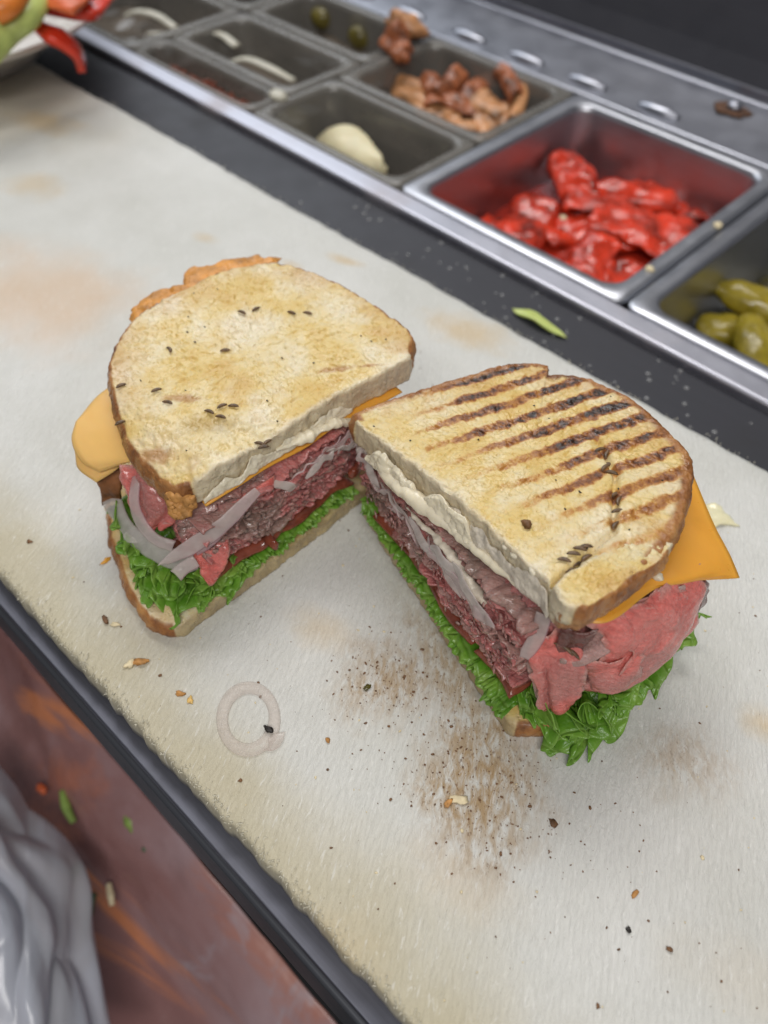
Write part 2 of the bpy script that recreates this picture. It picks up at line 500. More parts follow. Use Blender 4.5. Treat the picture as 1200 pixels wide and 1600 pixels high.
def mat_beef(name, raw, grey, rim=None):
    n = N(name)
    f = n.noise(95, 6, 0.65, 0.8)
    g = n.noise(38, 4, 0.55, 0.5)
    c = n.ramp(f, (0.28, tuple(0.62 * q for q in raw)), (0.48, raw), (0.72, tuple(min(1, 1.25 * q + 0.05) for q in raw)))
    c = n.mix(n.map(g, 0.46, 0.62), c, n.ramp(f, (0.3, tuple(0.7 * q for q in grey)), (0.65, grey)))
    fat = n.map(n.noise(1.0, 5, 0.65, 1.6, stretched(n, 0.9, 0.012, 0.0032, 0.006)), 0.58, 0.70)
    c = n.mix(n.math('MULTIPLY', fat, 0.5), c, (0.78, 0.55, 0.48))
    grain = n.noise(1.0, 4, 0.6, 0.5, stretched(n, 0.5, 0.010, 0.0009, 0.003))
    c = n.mix(n.map(grain, 0.45, 0.72, 0.0, 0.30), c, tuple(0.5 * q for q in raw))
    tint = n.attr('tint')
    c = n.mix(n.map(tint, 0.0, 1.0, 0.0, 0.6), c, grey)
    if rim:      # paler, drier border of a slice
        u, v = n.attr('u'), n.attr('v')
        e = n.math('MINIMUM', n.math('MINIMUM', u, n.math('SUBTRACT', 1.0, u)), n.math('MINIMUM', v, n.math('SUBTRACT', 1.0, v)))
        e = n.math('ADD', e, n.math('MULTIPLY', n.math('SUBTRACT', n.noise(110, 4), 0.5), 0.09))
        c = n.mix(n.map(e, 0.06, 0.005, 0.0, 0.5), c, rim)
    n.set(Base_Color=c, Roughness=n.map(n.noise(150, 3), 0.3, 0.7, 0.12, 0.38), Specular_IOR_Level=0.6, Coat_Weight=0.6, Coat_Roughness=0.14)
    n.set(Normal=n.bump(n.noise(1.0, 5, 0.65, 0.8, stretched(n, 0.3, 0.0026, 0.0014, 0.0012)), 0.9, 0.0013))
    n.sss(0.25, (1.0, 0.35, 0.25), 0.003)
    return n.m

def mat_lettuce(dark=1.0):
    n = N("lettuce_green")
    u = n.attr('u')
    vein = n.map(n.voro(95, 'DISTANCE_TO_EDGE'), 0.0, 0.09)
    c = n.ramp(n.noise(60, 5, 0.6), (0.30, (0.085, 0.24, 0.016)), (0.5, (0.18, 0.42, 0.035)), (0.68, (0.38, 0.60, 0.10)))
    c = n.mix(n.map(u, 0.86, 1.0, 0.0, 0.45), c, (0.34, 0.58, 0.10))
    c = n.mix(n.map(u, 0.45, 0.0, 0.0, 0.45), c, (0.42, 0.55, 0.17))
    c = n.mix(n.map(vein, 0.0, 1.0, 0.28, 0.0), c, (0.38, 0.55, 0.16))
    n.set(Base_Color=c, Roughness=0.28, Specular_IOR_Level=0.6, Normal=n.bump(n.math('ADD', n.math('MULTIPLY', vein, 0.7), n.noise(260, 4)), 0.6, 0.0013))
    tr = n.node('ShaderNodeBsdfTranslucent'); n.put(tr.inputs[0], n.mix(0.5, c, (0.30, 0.55, 0.03)))
    mx = n.node('ShaderNodeMixShader'); mx.inputs[0].default_value = 0.36
    n.t.links.new(n.b.outputs[0], mx.inputs[1]); n.t.links.new(tr.outputs[0], mx.inputs[2]); n.t.links.new(mx.outputs[0], n.out.inputs[0])
    return n.m

def translucent(n, amount, colour, alpha=0.0):
    """thin food: part of the light goes through"""
    tr = n.node('ShaderNodeBsdfTranslucent'); n.put(tr.inputs[0], colour)
    mx = n.node('ShaderNodeMixShader'); mx.inputs[0].default_value = amount
    n.t.links.new(n.b.outputs[0], mx.inputs[1]); n.t.links.new(tr.outputs[0], mx.inputs[2])
    last = mx
    if alpha:
        tp = n.node('ShaderNodeBsdfTransparent')
        m2 = n.node('ShaderNodeMixShader'); m2.inputs[0].default_value = alpha
        n.t.links.new(mx.outputs[0], m2.inputs[1]); n.t.links.new(tp.outputs[0], m2.inputs[2]); last = m2
    n.t.links.new(last.outputs[0], n.out.inputs[0])

def mat_onion(name="onion_flesh", pale=(0.84, 0.73, 0.70), rim=(0.56, 0.28, 0.36), alpha=0.50):
    n = N(name)
    u = n.attr('u')
    fib = n.noise(1.0, 4, 0.6, 0.3, stretched(n, 0.8, 0.02, 0.0016, 0.004))
    c = n.ramp(fib, (0.3, tuple(0.78 * q for q in pale)), (0.7, pale))
    c = n.mix(n.map(u, 0.86, 1.0, 0.0, 0.8), c, rim)
    c = n.mix(n.map(n.noise(40, 3), 0.5, 0.75, 0.0, 0.2), c, rim)
    n.set(Base_Color=c, Roughness=0.22, Specular_IOR_Level=0.6, Normal=n.bump(fib, 0.3, 0.0008))
    translucent(n, 0.25, pale, alpha)
    return n.m

def mat_simple(name, col, rough=0.5, var=0.15, scale=60, bump=0.2, bscale=200, metal=0.0, spec=0.5, sss=0.0, rad=(1, .5, .3), dist=0.0006):
    n = N(name)
    f = n.noise(scale, 5, 0.6)
    c = n.ramp(f, (0.28, tuple(q * (1 - 1.6 * var) for q in col)), (0.5, col), (0.72, tuple(min(1, q * (1 + var)) for q in col)))
    n.set(Base_Color=c, Roughness=n.map(n.noise(scale * 2.2, 4), 0.3, 0.7, max(0.03, rough - 0.1), min(1, rough + 0.1)), Metallic=metal, Specular_IOR_Level=spec)
    if bump:
        n.set(Normal=n.bump(n.noise(bscale, 4), bump, dist))
    if sss:
        n.sss(sss, rad, 0.003)
    return n.m

def mat_steel(name, col=(0.52, 0.53, 0.56), rough=0.3, dirt=0.3, dirtcol=(0.16, 0.10, 0.06), metal=1.0):
    n = N(name)
    br = n.noise(1.0, 4, 0.6, 0.0, stretched(n, 0.0, 0.25, 0.0012, 0.0012))
    d = n.math('MULTIPLY', n.map(n.noise(16, 5, 0.6), 0.48, 0.75), dirt)
    c = n.mix(d, n.ramp(br, (0.3, tuple(0.85 * q for q in col)), (0.7, col)), dirtcol)
    n.set(Base_Color=c, Metallic=n.math('MULTIPLY', n.math('SUBTRACT', 1.0, d), metal), Roughness=n.math('ADD', n.map(n.noise(45, 5), 0.3, 0.7, rough - 0.03, rough + 0.05), n.math('MULTIPLY', d, 0.3)))
    n.set(Normal=n.bump(br, 0.02, 0.0003))
    return n.m

M = {}
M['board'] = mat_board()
M['bread'] = mat_bread("buttered_bread", False)
M['base_bread'] = mat_bread("soaked_bread", False, (0.33, 0.24, 0.12), (0.54, 0.43, 0.24))
M['grilled'] = mat_bread("grilled_bread", True)
M['beef_cut'] = mat_beef("roast_beef_cut_face", (0.56, 0.19, 0.175), (0.40, 0.25, 0.21))
M['beef_slice'] = mat_beef("rare_roast_beef", (0.80, 0.175, 0.145), (0.68, 0.24, 0.21), (0.62, 0.40, 0.34))
M['beef_mauve'] = mat_beef("greyish_roast_beef", (0.56, 0.32, 0.29), (0.44, 0.28, 0.24), (0.50, 0.38, 0.32))
M['beef_layer'] = mat_beef("pressed_roast_beef", (0.60, 0.20, 0.185), (0.46, 0.27, 0.23))
M['beef_grey'] = mat_beef("grey_roast_beef", (0.46, 0.25, 0.215), (0.36, 0.225, 0.18))
M['beef_dark'] = mat_beef("browned_and_shaded_beef", (0.16, 0.045, 0.035), (0.10, 0.045, 0.03))
M['lettuce'] = mat_lettuce()
M['onion'] = mat_onion()
M['onion_grey'] = mat_onion("onion_wet", (0.86, 0.81, 0.76), (0.66, 0.52, 0.52), 0.52)
M['onion_ring'] = mat_onion("onion_pale", (0.86, 0.77, 0.70), (0.80, 0.58, 0.55), 0.70)
M['tomato'] = mat_simple("tomato_flesh", (0.24, 0.062, 0.035), 0.15, 0.35, 90, 0.2, 160, sss=0.3, spec=0.6)
M['cheese'] = mat_simple("cheddar", (0.80, 0.37, 0.045), 0.36, 0.05, 40, 0.10, 120, sss=0.25, rad=(1, .5, .12))
M['cheese_pale'] = mat_simple("pale_cheddar", (0.82, 0.50, 0.16), 0.4, 0.04, 40, 0.10, 120, sss=0.25, rad=(1, .5, .12))
M['mayo'] = mat_simple("mayonnaise", (0.84, 0.75, 0.56), 0.28, 0.05, 120, 0.35, 260, spec=0.55, sss=0.2, rad=(1, .9, .6), dist=0.001)
M['mayo_smear'] = mat_simple("mayonnaise_smear", (0.72, 0.64, 0.52), 0.32, 0.22, 170, 0.6, 380, spec=0.5, sss=0.1, rad=(1, .9, .6), dist=0.001)
M['butter'] = mat_simple("yellow_mayonnaise", (0.82, 0.76, 0.50), 0.25, 0.05, 90, 0.2, 160, spec=0.5, sss=0.2, rad=(1, .9, .6))
M['crust'] = mat_simple("dark_crust", (0.22, 0.085, 0.028), 0.55, 0.35, 110, 0.6, 300, dist=0.001)
M['crisp'] = mat_simple("orange_cheese_crisp", (0.66, 0.29, 0.055), 0.45, 0.28, 130, 0.6, 350, dist=0.001)
M['seed'] = mat_simple("caraway_seed", (0.13, 0.075, 0.035), 0.4, 0.5, 600, 0.3, 900)
M['black_speck'] = mat_simple("burnt_speck", (0.02, 0.015, 0.012), 0.5, 0.3, 300, 0.2)
M['crumb'] = mat_simple("toast_crumb", (0.52, 0.25, 0.07), 0.6, 0.35, 220, 0.5, 500)
M['crumb_pale'] = mat_simple("pale_crumb", (0.78, 0.66, 0.42), 0.6, 0.15, 220, 0.4, 500)
M['crumb_brown'] = mat_simple("brown_crumb", (0.17, 0.08, 0.03), 0.6, 0.4, 220, 0.4, 500)
M['plastic_shred'] = mat_simple("polyethylene_shred", (0.72, 0.68, 0.55), 0.5, 0.15, 60, 0)
M['steel'] = mat_steel("brushed_steel", (0.42, 0.43, 0.48), 0.34, 0.06)
M['rail'] = mat_steel("rail_steel", (0.56, 0.56, 0.62), 0.42, 0.35, (0.25, 0.16, 0.12))
M['ledge'] = mat_steel("greasy_dark_steel", (0.23, 0.235, 0.28), 0.45, 0.35, (0.05, 0.045, 0.045))
M['channel'] = mat_steel("black_rubbed_channel", (0.034, 0.034, 0.042), 0.5, 0.30, (0.02, 0.018, 0.016), 0.2)
M['face'] = mat_steel("dark_front_face", (0.10, 0.105, 0.12), 0.45, 0.3, (0.04, 0.04, 0.04), 0.6)
M['dark'] = mat_simple("dark_void", (0.012, 0.012, 0.013), 0.6, 0.2, 20, 0)
M['hood'] = mat_steel("dark_lid", (0.055, 0.055, 0.065), 0.45, 0.3, (0.03, 0.028, 0.026), 0.5)
M['pan'] = mat_steel("steel_pan", (0.52, 0.53, 0.57), 0.36, 0.12)
M['rust'] = mat_simple("rust_stain", (0.11, 0.05, 0.025), 0.8, 0.5, 200, 0.3, 400)
M['pepper'] = mat_simple("roasted_red_pepper", (0.60, 0.042, 0.014), 0.26, 0.55, 55, 0.35, 120, sss=0.25, spec=0.6, dist=0.001)
M['pepper_juice'] = mat_simple("red_pepper_juice", (0.42, 0.030, 0.014), 0.08, 0.3, 40, 0.25, 70, spec=0.6)
M['pepper_raw'] = mat_simple("raw_red_pepper", (0.66, 0.045, 0.018), 0.2, 0.2, 40, 0.1, 80, sss=0.2)
M['pepper_flesh'] = mat_simple("raw_pepper_flesh", (0.70, 0.15, 0.05), 0.35, 0.2, 50, 0.2, 90, sss=0.2)
M['celery'] = mat_simple("celery", (0.50, 0.58, 0.17), 0.35, 0.2, 50, 0.2, 110, sss=0.2, rad=(.6, 1, .3))
M['carrot'] = mat_simple("carrot", (0.75, 0.22, 0.03), 0.4, 0.15, 60, 0.2, 110, sss=0.2)
M['china'] = mat_simple("white_china", (0.72, 0.68, 0.63), 0.15, 0.03, 20, 0)
M['bacon'] = mat_simple("fried_bacon", (0.36, 0.12, 0.05), 0.3, 0.55, 75, 0.5, 160, dist=0.0012, sss=0.1)
M['bacon_fat'] = mat_simple("fried_bacon_fat", (0.55, 0.27, 0.12), 0.3, 0.45, 75, 0.5, 160, dist=0.0012, sss=0.1)
M['olive'] = mat_simple("green_olive", (0.13, 0.105, 0.02), 0.2, 0.3, 70, 0.1, 100)
M['pickle'] = mat_simple("pickle_green", (0.30, 0.23, 0.02), 0.25, 0.35, 60, 0.4, 110, sss=0.15, dist=0.001)
M['brine'] = mat_simple("pickle_brine", (0.10, 0.085, 0.018), 0.08, 0.3, 30, 0.1, 60)
M['murk'] = mat_simple("pan_liquid", (0.13, 0.105, 0.08), 0.15, 0.4, 35, 0.3, 60)
M['chili'] = mat_simple("chopped_chili", (0.22, 0.05, 0.02), 0.3, 0.5, 110, 0.4, 200)
M['cream_cheese'] = mat_simple("pale_cheese", (0.74, 0.66, 0.42), 0.4, 0.06, 40, 0.2, 80, sss=0.15)
M['onion_strip'] = mat_simple("sliced_onion", (0.55, 0.52, 0.42), 0.25, 0.15, 60, 0.1)
M['scrap_green'] = mat_simple("vegetable_scrap", (0.22, 0.32, 0.07), 0.4, 0.4, 60, 0.3)
M['scrap_dark'] = mat_simple("rosemary_green", (0.07, 0.13, 0.06), 0.45, 0.4, 60, 0.3)

def mat_clear(name, col, tr):
    n = N(name)
    n.set(Base_Color=n.ramp(n.noise(40, 4), (0.3, tuple(0.8 * q for q in col)), (0.7, col)), Roughness=n.map(n.noise(35, 4), 0.3, 0.7, 0.08, 0.3), Specular_IOR_Level=0.7)
    tp = n.node('ShaderNodeBsdfTransparent')
    mx = n.node('ShaderNodeMixShader'); mx.inputs[0].default_value = tr
    n.t.links.new(n.b.outputs[0], mx.inputs[1]); n.t.links.new(tp.outputs[0], mx.inputs[2]); n.t.links.new(mx.outputs[0], n.out.inputs[0])
    return n.m
M['clear'] = mat_clear("smoky_clear_plastic", (0.24, 0.225, 0.20), 0.30)
M['droplet'] = mat_clear("water_droplet", (0.5, 0.5, 0.5), 0.6)

def mat_bin():
    n = N("worn_red_brown_plastic")
    c = n.ramp(n.noise(5, 5, 0.6, 0.6), (0.30, (0.17, 0.072, 0.066)), (0.48, (0.30, 0.15, 0.14)), (0.62, (0.40, 0.27, 0.28)))
    st = n.noise(1.0, 4, 0.6, 0.8, stretched(n, math.radians(8), 0.22, 0.035, 0.08))
    c = n.mix(n.map(st, 0.55, 0.66, 0.0, 0.85), c, (0.62, 0.22, 0.09))
    c = n.mix(n.map(n.noise(7, 5, 0.65, 0.5), 0.55, 0.68, 0.0, 0.6), c, (0.50, 0.17, 0.09))
    c = n.mix(n.map(n.noise(10, 5, 0.65, 1.5), 0.60, 0.70, 0.0, 0.6), c, (0.42, 0.36, 0.40))
    n.set(Base_Color=c, Roughness=n.map(n.noise(12, 4), 0.3, 0.7, 0.16, 0.40), Normal=n.bump(n.noise(14, 4), 0.5, 0.008))
    return n.m
M['bin'] = mat_bin()

def mat_bag():
    n = N("thin_plastic_film")
    cr = n.noise(1.0, 3, 0.5, 1.2, stretched(n, math.radians(-40), 0.11, 0.035, 0.06))
    c = n.ramp(cr, (0.3, (0.66, 0.64, 0.64)), (0.6, (0.82, 0.85, 0.93)))
    n.set(Base_Color=c, Roughness=0.22, Specular_IOR_Level=0.9, Normal=n.bump(cr, 0.35, 0.012))
    translucent(n, 0.40, (0.85, 0.87, 0.95), 0.34)
    return n.m
M['bag'] = mat_bag()

# ------------------------------------------------------------------ the counter and the board (setting)
def long_profile(name, prof, x0, x1, mat, n=2, parent=None, wav=0.0):
    """extrude a (y,z) polyline along x"""
    xs = np.linspace(x0, x1, n)
    v = []; f = []
    k = len(prof)
    for i, x in enumerate(xs):
        for (y, z) in prof:
            v.append((x, y, z))
    for i in range(n - 1):
        for j in range(k - 1):
            a = i * k + j
            f.append((a, a + 1, a + k + 1, a + k))
    return mesh_obj(name, v, f, mat, parent, smooth=False)

def arc(cy, cz, r, a0, a1, n=7):
    return [(cy + r * math.cos(math.radians(a0 + (a1 - a0) * i / (n - 1))), cz + r * math.sin(math.radians(a0 + (a1 - a0) * i / (n - 1)))) for i in range(n)]

X0, X1 = -125.0, 32.0
# front: ledge under the board, dark seam, front face
structure(long_profile("counter_ledge", [(3.36, -1.75)] + arc(3.42, -1.36, 0.06, 180, 90) + [(10, -1.30)], X0, X1, M['ledge']))
structure(long_profile("counter_seam", [(3.46, -1.45), (3.46, -2.3)], X0, X1, M['dark']))
structure(long_profile("counter_face", [(3.46, -2.2)] + arc(3.40, -2.4, 0.2, 90, 180) + [(3.2, -5.2)] + arc(3.5, -5.2, 0.3, 180, 270) + [(27, -5.5)], X0, X1, M['face']))
structure(long_profile("cabinet_front", [(26, -5.4), (26, -70)], X0, X1, M['dark']))
structure(long_profile("floor", [(-140, -70), (60, -70)], -200, 60, M['dark']))
# back: dark channel, bright rail, pan well, rear ledge, lid
structure(long_profile("counter_channel", [(28, -1.32), (36.55, -1.32), (36.65, -1.25)], X0, X1, M['channel']))
structure(long_profile("steel_rail", [(36.6, -1.4)] + arc(36.85, -1.0, 0.25, 180, 90) + arc(38.0, -0.95, 0.2, 90, 0) + [(38.2, -2.4)], X0, X1, M['rail']))
structure(long_profile("pan_well", [(38.22, -2.0), (38.22, -17), (58.8, -17), (58.8, -1.2)], X0, X1, M['dark']))
rear = structure(long_profile("rear_ledge", [(58.6, -1.4)] + arc(58.9, -1.0, 0.3, 180, 110) + [(65.6, -0.2)] + arc(65.6, 0.1, 0.3, 270, 360) + [(65.9, 0.6), (66.2, 0.6), (66.2, -1)], X0, X1, M['steel']))
structure(long_profile("dark_lid", [(66.25, -2), (66.25, 0.5), (67.2, 2.0), (70.5, 9.0), (76.0, 14.0), (90, 16)], X0, X1, M['hood']))

# raised oval dimples along the rear ledge and the rusty screw
def ledge_z(y):
    return -0.72 + (y - 58.8) * 0.076
for (cx, cy) in ((-60.5, 60.2), (-54.3, 60.2), (-47.5, 60.2), (-41.4, 60.2), (-35.4, 60.2), (-28.9, 60.2)):
    P = [(cx - 1.7, cy, ledge_z(cy)), (cx - 0.6, cy, ledge_z(cy)), (cx + 0.6, cy, ledge_z(cy)), (cx + 1.7, cy, ledge_z(cy))]
    tube("raised_dimple", P, [0.25, 0.62, 0.62, 0.25], M['steel'], rear, 14, 0.75, 14)
v, f = blob_geo((-24.9, 64.0, ledge_z(64.0) + 0.03), (1.5, 1.2, 0.04), 28, 6, 0.22, 3.0, 5)
mesh_obj("rust_patch", v, f, M['rust'], rear)
sc = blob("screw", (-24.9, 64.0, ledge_z(64) + 0.2), (0.55, 0.55, 0.4), M['steel'], rear, amp=0.02)

# the board: worn slab with a wavering front edge
def build_board():
    bx = np.linspace(-104, 26, 520)
    prof = []          # across: y, z from the front bottom edge over the top to the back bottom edge
    fr = [(0.0, -1.29), (-0.02, -0.7), (0.0, -0.22), (0.05, -0.07), (0.16, -0.012), (0.36, 0.0)]
    bk = [(-0.5, 0.0), (-0.2, -0.03), (-0.04, -0.15), (0.0, -0.35), (0.0, -1.29)]
    ys_mid = np.linspace(0.0, 1.0, 40)[1:-1]
    v = np.zeros((len(bx), len(fr) + len(ys_mid) + len(bk), 3))
    P = np.stack([bx, np.zeros_like(bx), np.zeros_like(bx)], 1)
    yf = 4.02 + 0.10 * fbm(P, 0.12, 3, 4) + 0.07 * fbm(P, 2.3, 3, 5)
    yb = 31.2 + 0.012 * (bx + 30) + 0.08 * fbm(P, 0.15, 3, 6) + 0.05 * fbm(P, 1.5, 3, 7)
    for i, x in enumerate(bx):
        row = [(yf[i] + a, b) for a, b in fr]
        y0, y1 = yf[i] + 0.36, yb[i] - 0.5
        row += [(y0 + (y1 - y0) * t, 0.0) for t in ys_mid]
        row += [(yb[i] + a, b) for a, b in bk]
        v[i, :, 0] = x; v[i, :, 1:] = row
    flat = v.reshape(-1, 3)
    top = flat[:, 2] > -0.5
    flat[top, 2] += 0.012 * fbm(flat[top], 0.5, 3, 8) + 0.02 * fbm(flat[top], 3.0, 3, 9) * sstep(6.5, 4.3, flat[top, 1])
    k = v.shape[1]; idx = np.arange(len(flat)).reshape(len(bx), k)
    q = np.stack([idx[:-1, :-1], idx[1:, :-1], idx[1:, 1:], idx[:-1, 1:]], -1).reshape(-1, 4)
    b = np.stack([idx[:-1, 0], idx[:-1, -1], idx[1:, -1], idx[1:, 0]], -1)
    root = thing("cutting_board", (-39, 17, -1.29), "long stained white plastic cutting board with frayed edges under both sandwich halves", "cutting board")
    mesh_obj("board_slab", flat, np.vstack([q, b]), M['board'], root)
    # frayed plastic shreds along the worn edges
    rng = np.random.default_rng(5)
    bag = Bag()
    for i in range(1300):
        back = rng.random() < 0.30
        x = rng.uniform(-60, 24) if back else rng.uniform(-34, 6)
        j = np.interp(x, bx, np.arange(len(bx))); j = int(j)
        if back:
            y = yb[j] - abs(rng.normal(0, 0.22)); d = np.array([rng.normal(0, 0.6), 0.8, 0.25])
        else:
            y = yf[j] + abs(rng.normal(0, 0.20)); d = np.array([rng.normal(0.3, 0.6), -0.8, 0.3])
        d /= np.linalg.norm(d)
        L = rng.uniform(0.06, 0.22) * (0.7 if back else 1.0); w = rng.uniform(0.008, 0.018)
        z = 0.0 if (not back and y > yf[j] + 0.16) or back else -0.05
        c = np.array([x, y, z + 0.005])
        s = np.cross(d, (0, 0, 1)); s /= np.linalg.norm(s)
        e = c + d * L + np.array([0, 0, rng.uniform(-0.02, 0.06)])
        mid = (c + e) / 2 + np.array([0, 0, 0.04])
        vv = [c - s * w, c + s * w, c - (0, 0, w), mid - s * w, mid + s * w, mid + np.array([0, 0, w]), e]
        bag.add(vv, [(0, 3, 5), (0, 5, 1), (1, 5, 4), (1, 4, 2), (2, 4, 3), (2, 3, 0), (3, 6, 5), (5, 6, 4), (4, 6, 3)], rng.random())
    bag.build("plastic_fray", M['plastic_shred'], root, "stuff")
    return root
build_board()

# ------------------------------------------------------------------ food pans
def rrect(x0, x1, y0, y1, r, n=7):
    pts = []
    for (cx, cy, a0) in ((x1 - r, y1 - r, 0), (x0 + r, y1 - r, 90), (x0 + r, y0 + r, 180), (x1 - r, y0 + r, 270)):
        for i in range(n):
            a = math.radians(a0 + 90 * i / (n - 1))
            pts.append((cx + r * math.cos(a), cy + r * math.sin(a)))
    return pts

def pan(x0, x1, y0, y1, z, depth, mat, label, rim=0.9, taper=0.5, surface=None, fill=None):
    root = thing("food_pan", ((x0 + x1) / 2, (y0 + y1) / 2, z - depth), label, "food pan", "food pans sunk in the counter")
    loops = []
    def loop(ins, zz, r):
        loops.append([(px, py, zz) for px, py in rrect(x0 + ins, x1 - ins, y0 + ins, y1 - ins, r)])
    loop(0.0, z - 0.45, 0.8); loop(0.0, z - 0.08, 0.8); loop(0.08, z, 0.8)
    loop(rim - 0.12, z, 1.2); loop(rim, z - 0.1, 1.3); loop(rim + 0.06, z - 0.5, 1.4)
    loop(rim + taper * 0.6, z - depth * 0.55, 1.5); loop(rim + taper, z - depth + 0.7, 1.5); loop(rim + taper + 0.5, z - depth, 1.4)
    k = len(loops[0]); v = [p for l in loops for p in l]; f = []
    for i in range(len(loops) - 1):
        for j in range(k):
            a = i * k + j; b = i * k + (j + 1) % k
            f.append((a, b, b + k, a + k))
    f.append([(len(loops) - 1) * k + j for j in range(k)])
    mesh_obj("pan_shell", v, f, mat, root)
    if surface is not None:
        zz = z - fill; ins = rim + taper * 0.6 * (fill / (depth * 0.55)) - 0.02
        pts = resample(np.array(rrect(x0 + ins, x1 - ins, y0 + ins, y1 - ins, 1.4)), 60, True)
        c = pts.mean(0); V = [(c[0], c[1], zz)]; F = []
        R_ = 16
        for r in range(1, R_ + 1):
            for p in pts:
                q = c + (p - c) * r / R_
                V.append((q[0], q[1], zz))
        V = np.array(V)
        V[:, 2] += 0.18 * fbm(V * [1, 1, 0], 0.55, 3, 31)
        for j in range(60):
            F.append((0, 1 + j, 1 + (j + 1) % 60))
            for r in range(R_ - 1):
                a = 1 + r * 60 + j; b = 1 + r * 60 + (j + 1) % 60
                F.append((a, a + 60, b + 60, b))
        mesh_obj("filling_surface", V, F, M[surface], root)
    return root

pan(-35.0, -17.6, 38.3, 58.6, -0.75, 10, M['pan'], "steel pan of roasted red peppers in red juice", 1.1, 0.6, 'pepper_juice', 5.0)
pan(-17.4, 0.0, 38.3, 58.6, -0.75, 10, M['pan'], "steel pan of olive-green pickles in brine", 1.1, 0.6, 'brine', 6.0)
pan(-50.0, -35.2, 38.3, 46.9, -0.8, 8, M['clear'], "smoky plastic pan holding a pale cheese piece, beside the red peppers", 0.8, 0.4, 'murk', 5.0)
pan(-50.0, -35.2, 47.1, 58.6, -0.8, 8, M['clear'], "smoky plastic pan heaped with fried bacon", 0.9, 0.4, 'murk', 4.2)
pan(-65.0, -50.2, 38.3, 42.0, -0.8, 8, M['clear'], "narrow smoky plastic pan of chopped red chili", 0.55, 0.2, 'chili', 1.9)
pan(-65.0, -50.2, 42.2, 50.4, -0.8, 8, M['clear'], "smoky plastic pan with sliced onion strips, behind the chopped chili", 0.9, 0.4, 'murk', 3.2)
pan(-65.0, -50.2, 50.6, 58.6, -0.8, 8, M['clear'], "smoky plastic pan with green olives, beside the bacon", 0.9, 0.4, 'murk', 3.0)
pan(-82.0, -65.2, 38.3, 50.4, -0.8, 8, M['clear'], "smoky plastic pan with a single onion strip, beneath the plate's pepper strips", 0.9, 0.4, 'murk', 3.2)
pan(-82.0, -65.2, 50.6, 58.6, -0.8, 8, M['clear'], "empty dark plastic pan behind the single onion strip", 0.9, 0.4, 'murk', 5.5)
# bright lips along some of the clear pans
def fold(name, c, L, Wd, H, ang, mat, label, cat, group, seed, curl=1.0, tilt=0.2, n=26, th=0.28):
    """a limp curled slab of food lying in a pan"""
    u = np.linspace(-1, 1, n); t = np.linspace(-1, 1, n)
    U_, T_ = np.meshgrid(u, t, indexing='ij')
    a = curl * U_ * 1.5
    x = np.sin(a) / max(curl * 1.5, 0.1) * Wd
    z = (1 - np.cos(a)) / max(curl * 1.5, 0.1) * -H
    y = T_ * L * (1 - 0.15 * U_ ** 2)
    G = np.stack([x, y, z], -1)
    G[..., 2] += tilt * T_ * L
    ca, sa = math.cos(ang), math.sin(ang)
    G = np.stack([G[..., 0] * ca - G[..., 1] * sa, G[..., 0] * sa + G[..., 1] * ca, G[..., 2]], -1) + np.asarray(c)
    nn = np.stack([fbm(G.reshape(-1, 3), 0.6, 3, seed + k) for k in range(3)], -1).reshape(n, n, 3)
    G = G + nn * 0.22 * min(Wd, 1.8)
    rim = np.maximum(abs(U_), abs(T_))
    o = thick_grid(name, G, th * (1 - 0.6 * sstep(0.85, 1, rim)), mat)
    return tag(o, label, cat, group)

g = "roasted red pepper pieces in the steel pan"
fold("roasted_pepper", (-30.12, 52.7, -3.4), 3.4, 3.2, 2.0, 0.9, M['pepper'], "arched roasted red pepper half standing at the back of the peppers, hollow end showing", "pepper", g, 1, 1.5, 0.1)
fold("roasted_pepper", (-30.09, 46.42, -4.4), 3.0, 3.0, 1.5, 0.4, M['pepper'], "roasted red pepper piece lying against the pan wall shared with the cheese pan", "pepper", g, 11, 1.3, 0.1)
fold("roasted_pepper", (-22.65, 52, -4), 4.6, 2.8, 0.9, -1.35, M['pepper'], "long flat roasted red pepper strip along the pickle side of the steel pan", "pepper", g, 21, 0.6, -0.05)
fold("roasted_pepper", (-24.04, 45.96, -4.2), 2.4, 2.3, 1.0, 0.2, M['pepper'], "small bright roasted red pepper piece at the rail side of the pan", "pepper", g, 31, 1.2, 0.2)
fold("roasted_pepper", (-26.39, 56.33, -4.3), 3.6, 3.0, 1.3, 2.2, M['pepper'], "curved roasted red pepper piece near the back wall of the steel pan", "pepper", g, 41, 1.2, 0.05)
fold("roasted_pepper", (-22.56, 45.99, -5), 3.2, 2.6, 0.8, 2.0, M['pepper'], "roasted red pepper piece sunk in juice in the corner between rail and pickle pan", "pepper", g, 51, 0.8, 0.0)
fold("roasted_pepper", (-28.22, 49.8, -5), 3.2, 2.8, 0.9, -0.4, M['pepper'], "roasted red pepper piece half under juice in the middle of the steel pan", "pepper", g, 61, 1.0, 0.0)
fold("roasted_pepper", (-25.55, 51.13, -4.9), 3.0, 2.0, 1.0, 0.7, M['pepper'], "flat roasted red pepper piece under the long strip", "pepper", g, 81, 0.7, 0.0)
fold("roasted_pepper", (-32.18, 45.56, -5.2), 2.6, 1.6, 0.8, -0.6, M['pepper'], "roasted red pepper piece touching the pan wall next to the rail", "pepper", g, 91, 0.8, 0.0)
fold("roasted_pepper", (-23.11, 58.01, -4.9), 2.4, 1.8, 0.9, 0.5, M['pepper'], "roasted red pepper end in the far corner beside the pickle pan", "pepper", g, 101, 0.9, 0.0)
